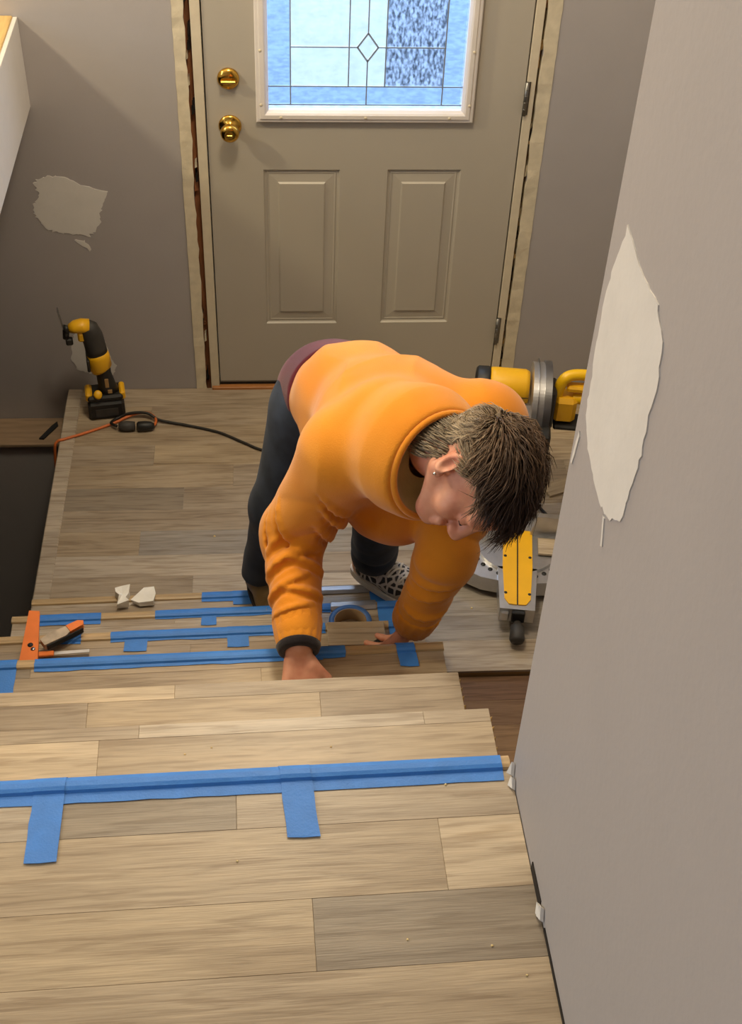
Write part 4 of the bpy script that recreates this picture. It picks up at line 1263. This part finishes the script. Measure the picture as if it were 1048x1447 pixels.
# open the hood
D.cut(RC+hax*.012, hax) if False else None
def hood_cut(X, Y, Z):
    x, y, z = X-RC[0], Y-RC[1], Z-RC[2]
    u = x*hax[0]+y*hax[1]+z*hax[2]
    r = np.sqrt(np.maximum(1e-9, x*x+y*y+z*z-u*u))
    return np.maximum(r-(.090+.10*np.maximum(0, u+.02)), -.085-u)
def rim_cut(X, Y, Z):
    x, y, z = X-RC[0], Y-RC[1], Z-RC[2]
    u = x*hax[0]+y*hax[1]+z*hax[2]
    r = np.sqrt(np.maximum(1e-9, x*x+y*y+z*z-u*u))
    return np.maximum(r-.165, .004-u)
D.put(RC-.17, RC+.17, rim_cut, .004, sub=True)
D.put(RC-.16, RC+.16, hood_cut, .006, sub=True)
# hem and cuffs cut clean
D.cut(PEL+V(.0, .015, .02)-V(*SP)*0.045, -V(*SP))
hood_o = D.mesh('hoodie', HOODIE, person, 1)

# ---- hood rim seam band and thermal lining
def around(c, ax, r, n, ph=0):
    a = Vector(ax).orthogonal().normalized(); b = Vector(ax).cross(a)
    return [Vector(c)+(a*math.cos(2*math.pi*i/n+ph)+b*math.sin(2*math.pi*i/n+ph))*r for i in range(n)]
def swept_rings(rings, name, mat, parent, close=False):
    n = len(rings[0]); vs = [p for r in rings for p in r]; fs = []
    for k in range(len(rings)-1):
        for i in range(n):
            j = (i+1) % n
            fs.append((k*n+i, k*n+j, (k+1)*n+j, (k+1)*n+i))
    if close:
        k = len(rings)-1
        for i in range(n):
            j = (i+1) % n
            fs.append((k*n+i, k*n+j, j, i))
    return MB().add(vs, fs, True).build(name, mat, parent)
RCv, AX = Vector([float(c) for c in RC]), Vector([float(c) for c in hax])
swept_rings([around(RCv+AX*u, AX, r, 48) for u, r in ((-.034, .040), (-.031, .056), (-.024, .072), (-.012, .0845), (.002, .0930), (.010, .0975), (.004, .096), (-.02, .0915), (-.06, .091))], 'hood_lining', LINING, hood_o)
swept_rings([around(RCv+AX*(.006+.007*math.sin(t)), AX, .1000+.0062*math.cos(t), 48) for t in [i*math.pi/5 for i in range(10)]], 'hood_hem', HOODIE, hood_o, True)

# ---- ribbed cuffs and the dark under-sleeve
def cuff(a, b, r0, r1, name, mat, parent, ribs=0, amp=0.0):
    a, b = Vector([float(c) for c in a]), Vector([float(c) for c in b]); ax = (b-a)
    n = 96 if ribs else 32
    rings = []
    for u, rs in ((0, .80), (0, 1.0), (.15, 1.07), (.5, 1.05), (.85, 1.03), (1.0, .97), (1.0, .70)):
        r = (r0+(r1-r0)*u)*rs
        c = a+ax*u; q = ax.normalized(); e = q.orthogonal().normalized(); g = q.cross(e)
        rings.append([c+(e*math.cos(2*math.pi*i/n)+g*math.sin(2*math.pi*i/n))*(r*(1+amp*(1 if (i*ribs*2//n) % 2 else -1) if ribs else r)) if ribs else c+(e*math.cos(2*math.pi*i/n)+g*math.sin(2*math.pi*i/n))*r for i in range(n)])
    return swept_rings(rings, name, mat, parent)
dR = (WRR-ELR)/np.linalg.norm(WRR-ELR); dL = (WRL-ELL)/np.linalg.norm(WRL-ELL)
cuff(WRR-dR*.062, WRR+dR*.002, .047, .040, 'cuff', HOODIE, hood_o, 16, .012)
cuff(WRR-dR*.004, WRR+dR*.012, .041, .038, 'undersleeve_cuff', BLACKC, person)
cuff(WRL-dL*.055, WRL+dL*.004, .047, .041, 'cuff', HOODIE, hood_o, 16, .012)
# ---- shirt tail and jeans
T_ = Field((0.05, -1.5, 0.6), (0.55, -0.95, 1.15), 0.005)
T_.cone(PEL-SP*.02, WAI, .136, .128, .03, BK, 1.12)
T_.cut(PEL+SP*.06, SP); T_.cut(PEL-SP*.075, -SP)
T_.mesh('shirt_tail', MAROON, person, 2)
P_ = Field((0.03, -1.42, SOLE+0.03), (0.62, -0.95, 1.06), 0.005)
P_.cone(PEL-SP*.02, PEL+SP*.05, .126, .120, .03, BK, 1.12)
P_.cone(HIR+V(.01, .01, -.02), KNR, .088, .070, .05, disp=lambda u, X, Y, Z: .003*snoise(X, Y, Z, 25, 41))
P_.cone(KNR, ANR+V(0, .0, -.01), .068, .056, .03, disp=sleeve_disp(.0045, .055, 42, .26, .09))
P_.cone(HIL+V(-.01, .01, -.02), KNL, .088, .070, .05, disp=lambda u, X, Y, Z: .003*snoise(X, Y, Z, 25, 43))
P_.cone(KNL, ANL+V(0, .0, -.01), .068, .056, .03, disp=sleeve_disp(.0045, .055, 44, .26, .09))
P_.cut(V(0, 0, SOLE+.075), V(0, 0, -1)); P_.cut(PEL+SP*.11, SP)
P_.mesh('jeans', DENIM, person, 2)
# ---- shoes
def shoe(h0, h1, upper, sole, parent, laces):
    f = Vector((h1-h0)[:2].tolist()+[0]).normalized(); s = Vector((-f.y, f.x, 0))
    o = Vector((float(h0[0]), float(h0[1]), SOLE))-f*0.032
    root = Field((o.x-.33, o.y-.33, SOLE-.02), (o.x+.33, o.y+.33, SOLE+.16), 0.004)
    q = lambda a, b, z: V(*(o+f*a+s*b+Vector((0, 0, z))))
    root.cone(q(.045, 0, .060), q(.05, 0, .095), .040, .038, .02)
    root.cone(q(.045, 0, .050), q(.15, 0, .050), .040, .040, .02)
    root.cone(q(.13, .003, .048), q(.235, .006, .040), .042, .030, .025, (0, 0, 1), 1.1)
    root.cut(q(0, 0, .0245), V(0, 0, -1)); root.cut(q(0, 0, .115), V(0, 0, 1))
    up_ = root.mesh('shoe', upper, parent, 1)
    out = []
    for i in range(40):
        t = 2*math.pi*i/40
        a = .135+.148*math.cos(t); w = (.043 if math.cos(t) < 0.2 else .046)*math.sin(t)*(1-.12*math.cos(t))
        p_ = o+f*a+s*(w/abs(math.sin(t))*abs(math.sin(t))**0.7 if abs(math.sin(t)) > 1e-4 else 0)
        out.append((p_.x, p_.y, SOLE+0.0072))
    MB().prism(out, (0, 0, .0185)).build('sole', sole, up_)
    if laces:
        for k in range(4):
            a = .095+.030*k; z = .107-.009*k
            for sg in (-1, 1):
                MB().tube([o+f*a+s*(sg*.032)+Vector((0, 0, z-.016)), o+f*(a+.012)+s*(sg*.008)+Vector((0, 0, z+.003)), o+f*(a+.026)-s*(sg*.027)+Vector((0, 0, z-.024))], .0032, 6, 4).build('lace', LACE, up_)
    return up_
shoe(FR0, FR1, SHOET, SOLED, person, False)
shoe(FL0, FL1, SHOEG, SOLEW, person, True)

# ---- hair: short, tousled; grey-brown sides, dark brown top
def hair_mat():
    m, nt, b = new_mat('tousled_hair')
    L = nt.links.new
    at = N(nt, 'ShaderNodeAttribute'); at.attribute_name = 'tint'
    L(at.outputs['Color'], b.inputs['Base Color'])
    b.inputs['Roughness'].default_value = 0.45
    b.inputs['Specular IOR Level'].default_value = 0.35
    return m
HAIRM = hair_mat()
hr = random.Random(99)
hv, hf_, hc = [], [], []
C_SIDE, C_MID, C_TOP = Vector(srgb(164, 146, 120)[:3]), Vector(srgb(112, 88, 68)[:3]), Vector(srgb(60, 44, 36)[:3])
def hair_mask(x, y, z):
    # x lateral, y face, z crown, relative to the skull centre, unit sphere
    if y > 0.62 and z < 0.55:
        return False
    if z < -0.15 and y > -0.35:
        return False
    if z < -0.75:
        return False
    if y > 0.25 and z < 0.28:
        return False
    if y > -0.12 and z < -0.02:
        return False
    return True
RX, RY, RZ = .074, .094, .081
def strand(root, dirs, w, col):
    o = len(hv); n = len(dirs)
    P = [root]
    for d in dirs:
        P.append(P[-1]+d)
    side = dirs[0].cross(Vector((hr.uniform(-1, 1), hr.uniform(-1, 1), hr.uniform(-1, 1)))).normalized()
    for i, p in enumerate(P):
        ww = w*(1-0.85*(i/(len(P)-1))**1.5)
        t = dirs[min(i, n-1)].normalized(); s2 = t.cross(side)
        for k in range(3):
            a = 2*math.pi*k/3
            hv.append(p+(side*math.cos(a)+s2*math.sin(a))*ww)
            hc.append(col*(0.75+0.4*i/n))
    for i in range(len(P)-1):
        for k in range(3):
            j = (k+1) % 3
            hf_.append((o+i*3+k, o+i*3+j, o+(i+1)*3+j, o+(i+1)*3+k))
cnt = 0
GRAV = Vector((-hR.z, -hF.z, -hU.z))
while cnt < 5200:
    v = Vector((hr.gauss(0, 1), hr.gauss(0, 1), hr.gauss(0, 1))).normalized()
    if not hair_mask(*v):
        continue
    cnt += 1
    loc = Vector((v.x*RX, -.012+v.y*RY, .034+v.z*RZ))
    nrm = Vector((v.x/RX, v.y/RY, v.z/RZ)).normalized()
    top = max(0.0, min(1.0, (v.z-0.05)/0.5))
    front = max(0.0, v.y)
    # combed from the crown forwards and down the sides, with clumps
    cl_ = Vector((math.sin(9*v.x+3*v.z), math.sin(7*v.y+5*v.x+1), math.sin(8*v.z-4*v.y)))*0.35
    flow = Vector((v.x*0.7, 0.75*top+(-0.7 if v.z < 0.3 else 0.2), -0.55*(1-top)))+cl_
    flow = (flow-nrm*flow.dot(nrm)).normalized()
    ln = hr.uniform(.018, .032)+top*hr.uniform(.014, .040)+front*top*.026
    lift = 0.25+0.55*top*hr.uniform(.4, 1.0)
    d0 = (flow+nrm*(lift+0.5)).normalized(); d1 = (flow+nrm*lift*0.6).normalized(); d2 = (flow-nrm*0.15+GRAV*0.45*top).normalized()
    j = Vector((hr.uniform(-1, 1), hr.uniform(-1, 1), hr.uniform(-1, 1)))*0.22
    dirs = [d0*ln*0.34, (d1+j*0.6).normalized()*ln*0.36, (d2+j).normalized()*ln*0.30]
    tt = max(0, min(1, (v.z-0.10)/0.55)); ff_ = max(0, min(1, v.y+0.35))
    mixv = max(0, min(1, 0.75*tt+0.55*ff_*tt+hr.uniform(-.22, .22)))
    col = C_SIDE.lerp(C_MID, min(1, mixv*2)) if mixv < 0.5 else C_MID.lerp(C_TOP, (mixv-0.5)*2)
    col = col*hr.uniform(0.75, 1.3)
    tow = lambda q: hR*q.x+hF*q.y+hU*q.z
    strand(Vector([float(c) for c in HEAD])+tow(loc), [tow(d) for d in dirs], hr.uniform(.0011, .0020), col)
for _ in range(900):
    an = hr.uniform(-1.75, 1.75); zz = hr.uniform(-.075, -.005)
    nr = Vector((math.sin(an), -math.cos(an), 0)); rr_ = .050+.012*(zz+.075)/.07
    loc = Vector((nr.x*rr_, -.030+nr.y*rr_, zz))
    if loc.y > -.015 and zz < -.02:
        continue
    fl = (Vector((hr.uniform(-.3, .3), -0.35, -0.8))+nr*0.45).normalized()
    ln = hr.uniform(.014, .024)
    strand(Vector([float(c) for c in HEAD])+tow(loc), [tow(fl)*ln*0.4, tow((fl-nr*0.2).normalized())*ln*0.35, tow((fl-nr*0.35).normalized())*ln*0.25], hr.uniform(.0012, .0020), C_SIDE*hr.uniform(0.5, 1.0))
# scalp cap so no skin shows between the tufts
n1, n2 = 26, 40
grid_i = {}
for i in range(n1+1):
    for j in range(n2):
        th = math.pi*i/n1; ph = 2*math.pi*j/n2
        v = Vector((math.sin(th)*math.cos(ph), math.sin(th)*math.sin(ph), math.cos(th)))
        p = Vector((v.x*(RX+.004), -.012+v.y*(RY+.004), .034+v.z*(RZ+.004)))
        grid_i[i, j] = (len(hv), v)
        hv.append(Vector([float(c) for c in HEAD])+hR*p.x+hF*p.y+hU*p.z)
        tt = max(0, min(1, (v.z-0.10)/0.55))
        hc.append(C_SIDE.lerp(C_TOP, tt)*0.7)
for i in range(n1):
    for j in range(n2):
        q = [grid_i[i, j], grid_i[i, (j+1) % n2], grid_i[i+1, (j+1) % n2], grid_i[i+1, j]]
        if all(hair_mask(*a[1]) for a in q):
            hf_.append(tuple(a[0] for a in q))
me = bpy.data.meshes.new('hair')
me.from_pydata([tuple(v) for v in hv], [], hf_)
ca = me.color_attributes.new('tint', 'FLOAT_COLOR', 'POINT')
ca.data.foreach_set('color', np.array([(c.x, c.y, c.z, 1) for c in hc], np.float32).ravel())
me.polygons.foreach_set('use_smooth', np.ones(len(me.polygons), bool))
me.materials.append(HAIRM)
ho = bpy.data.objects.new('hair', me); COL.objects.link(ho); ho.parent = person
# eyebrows and lash lines
for s in (-1, 1):
    MB().tube([Vector(H(s*.014, .093, .034).tolist()), Vector(H(s*.030, .092, .039).tolist()), Vector(H(s*.046, .078, .036).tolist())], lambda t: .0032-.0018*t, 6, 5).build('eyebrow', simple('brow_hair', srgb(92, 66, 48), 0.7), person)
    MB().tube([Vector(H(s*.020, .0865, .012).tolist()), Vector(H(s*.032, .0905, .009).tolist()), Vector(H(s*.044, .083, .012).tolist())], .0012, 6, 5).build('eyelash', BLACKC, person)
MB().lathe([(0, .003), (.003, .0026)], H(.084, .006, -.019), hR, 10).build('earring', simple('silver_stud', srgb(220, 220, 222), 0.2, 1.0), person)
# ---- black pull bar in the far hand
tl = tag(MB().prism([(0, -.006, 0), (.030, -.011, 0), (.075, -.011, 0), (.075, .011, 0), (.030, .011, 0)], (0, 0, .010)).build('pull_bar', RUBBER, loc=(.375, -1.640, 3*RISE+.0165), rot=(0, -0.1, 0.05)), 'small black pointed tool gripped in the far hand', 'tool')
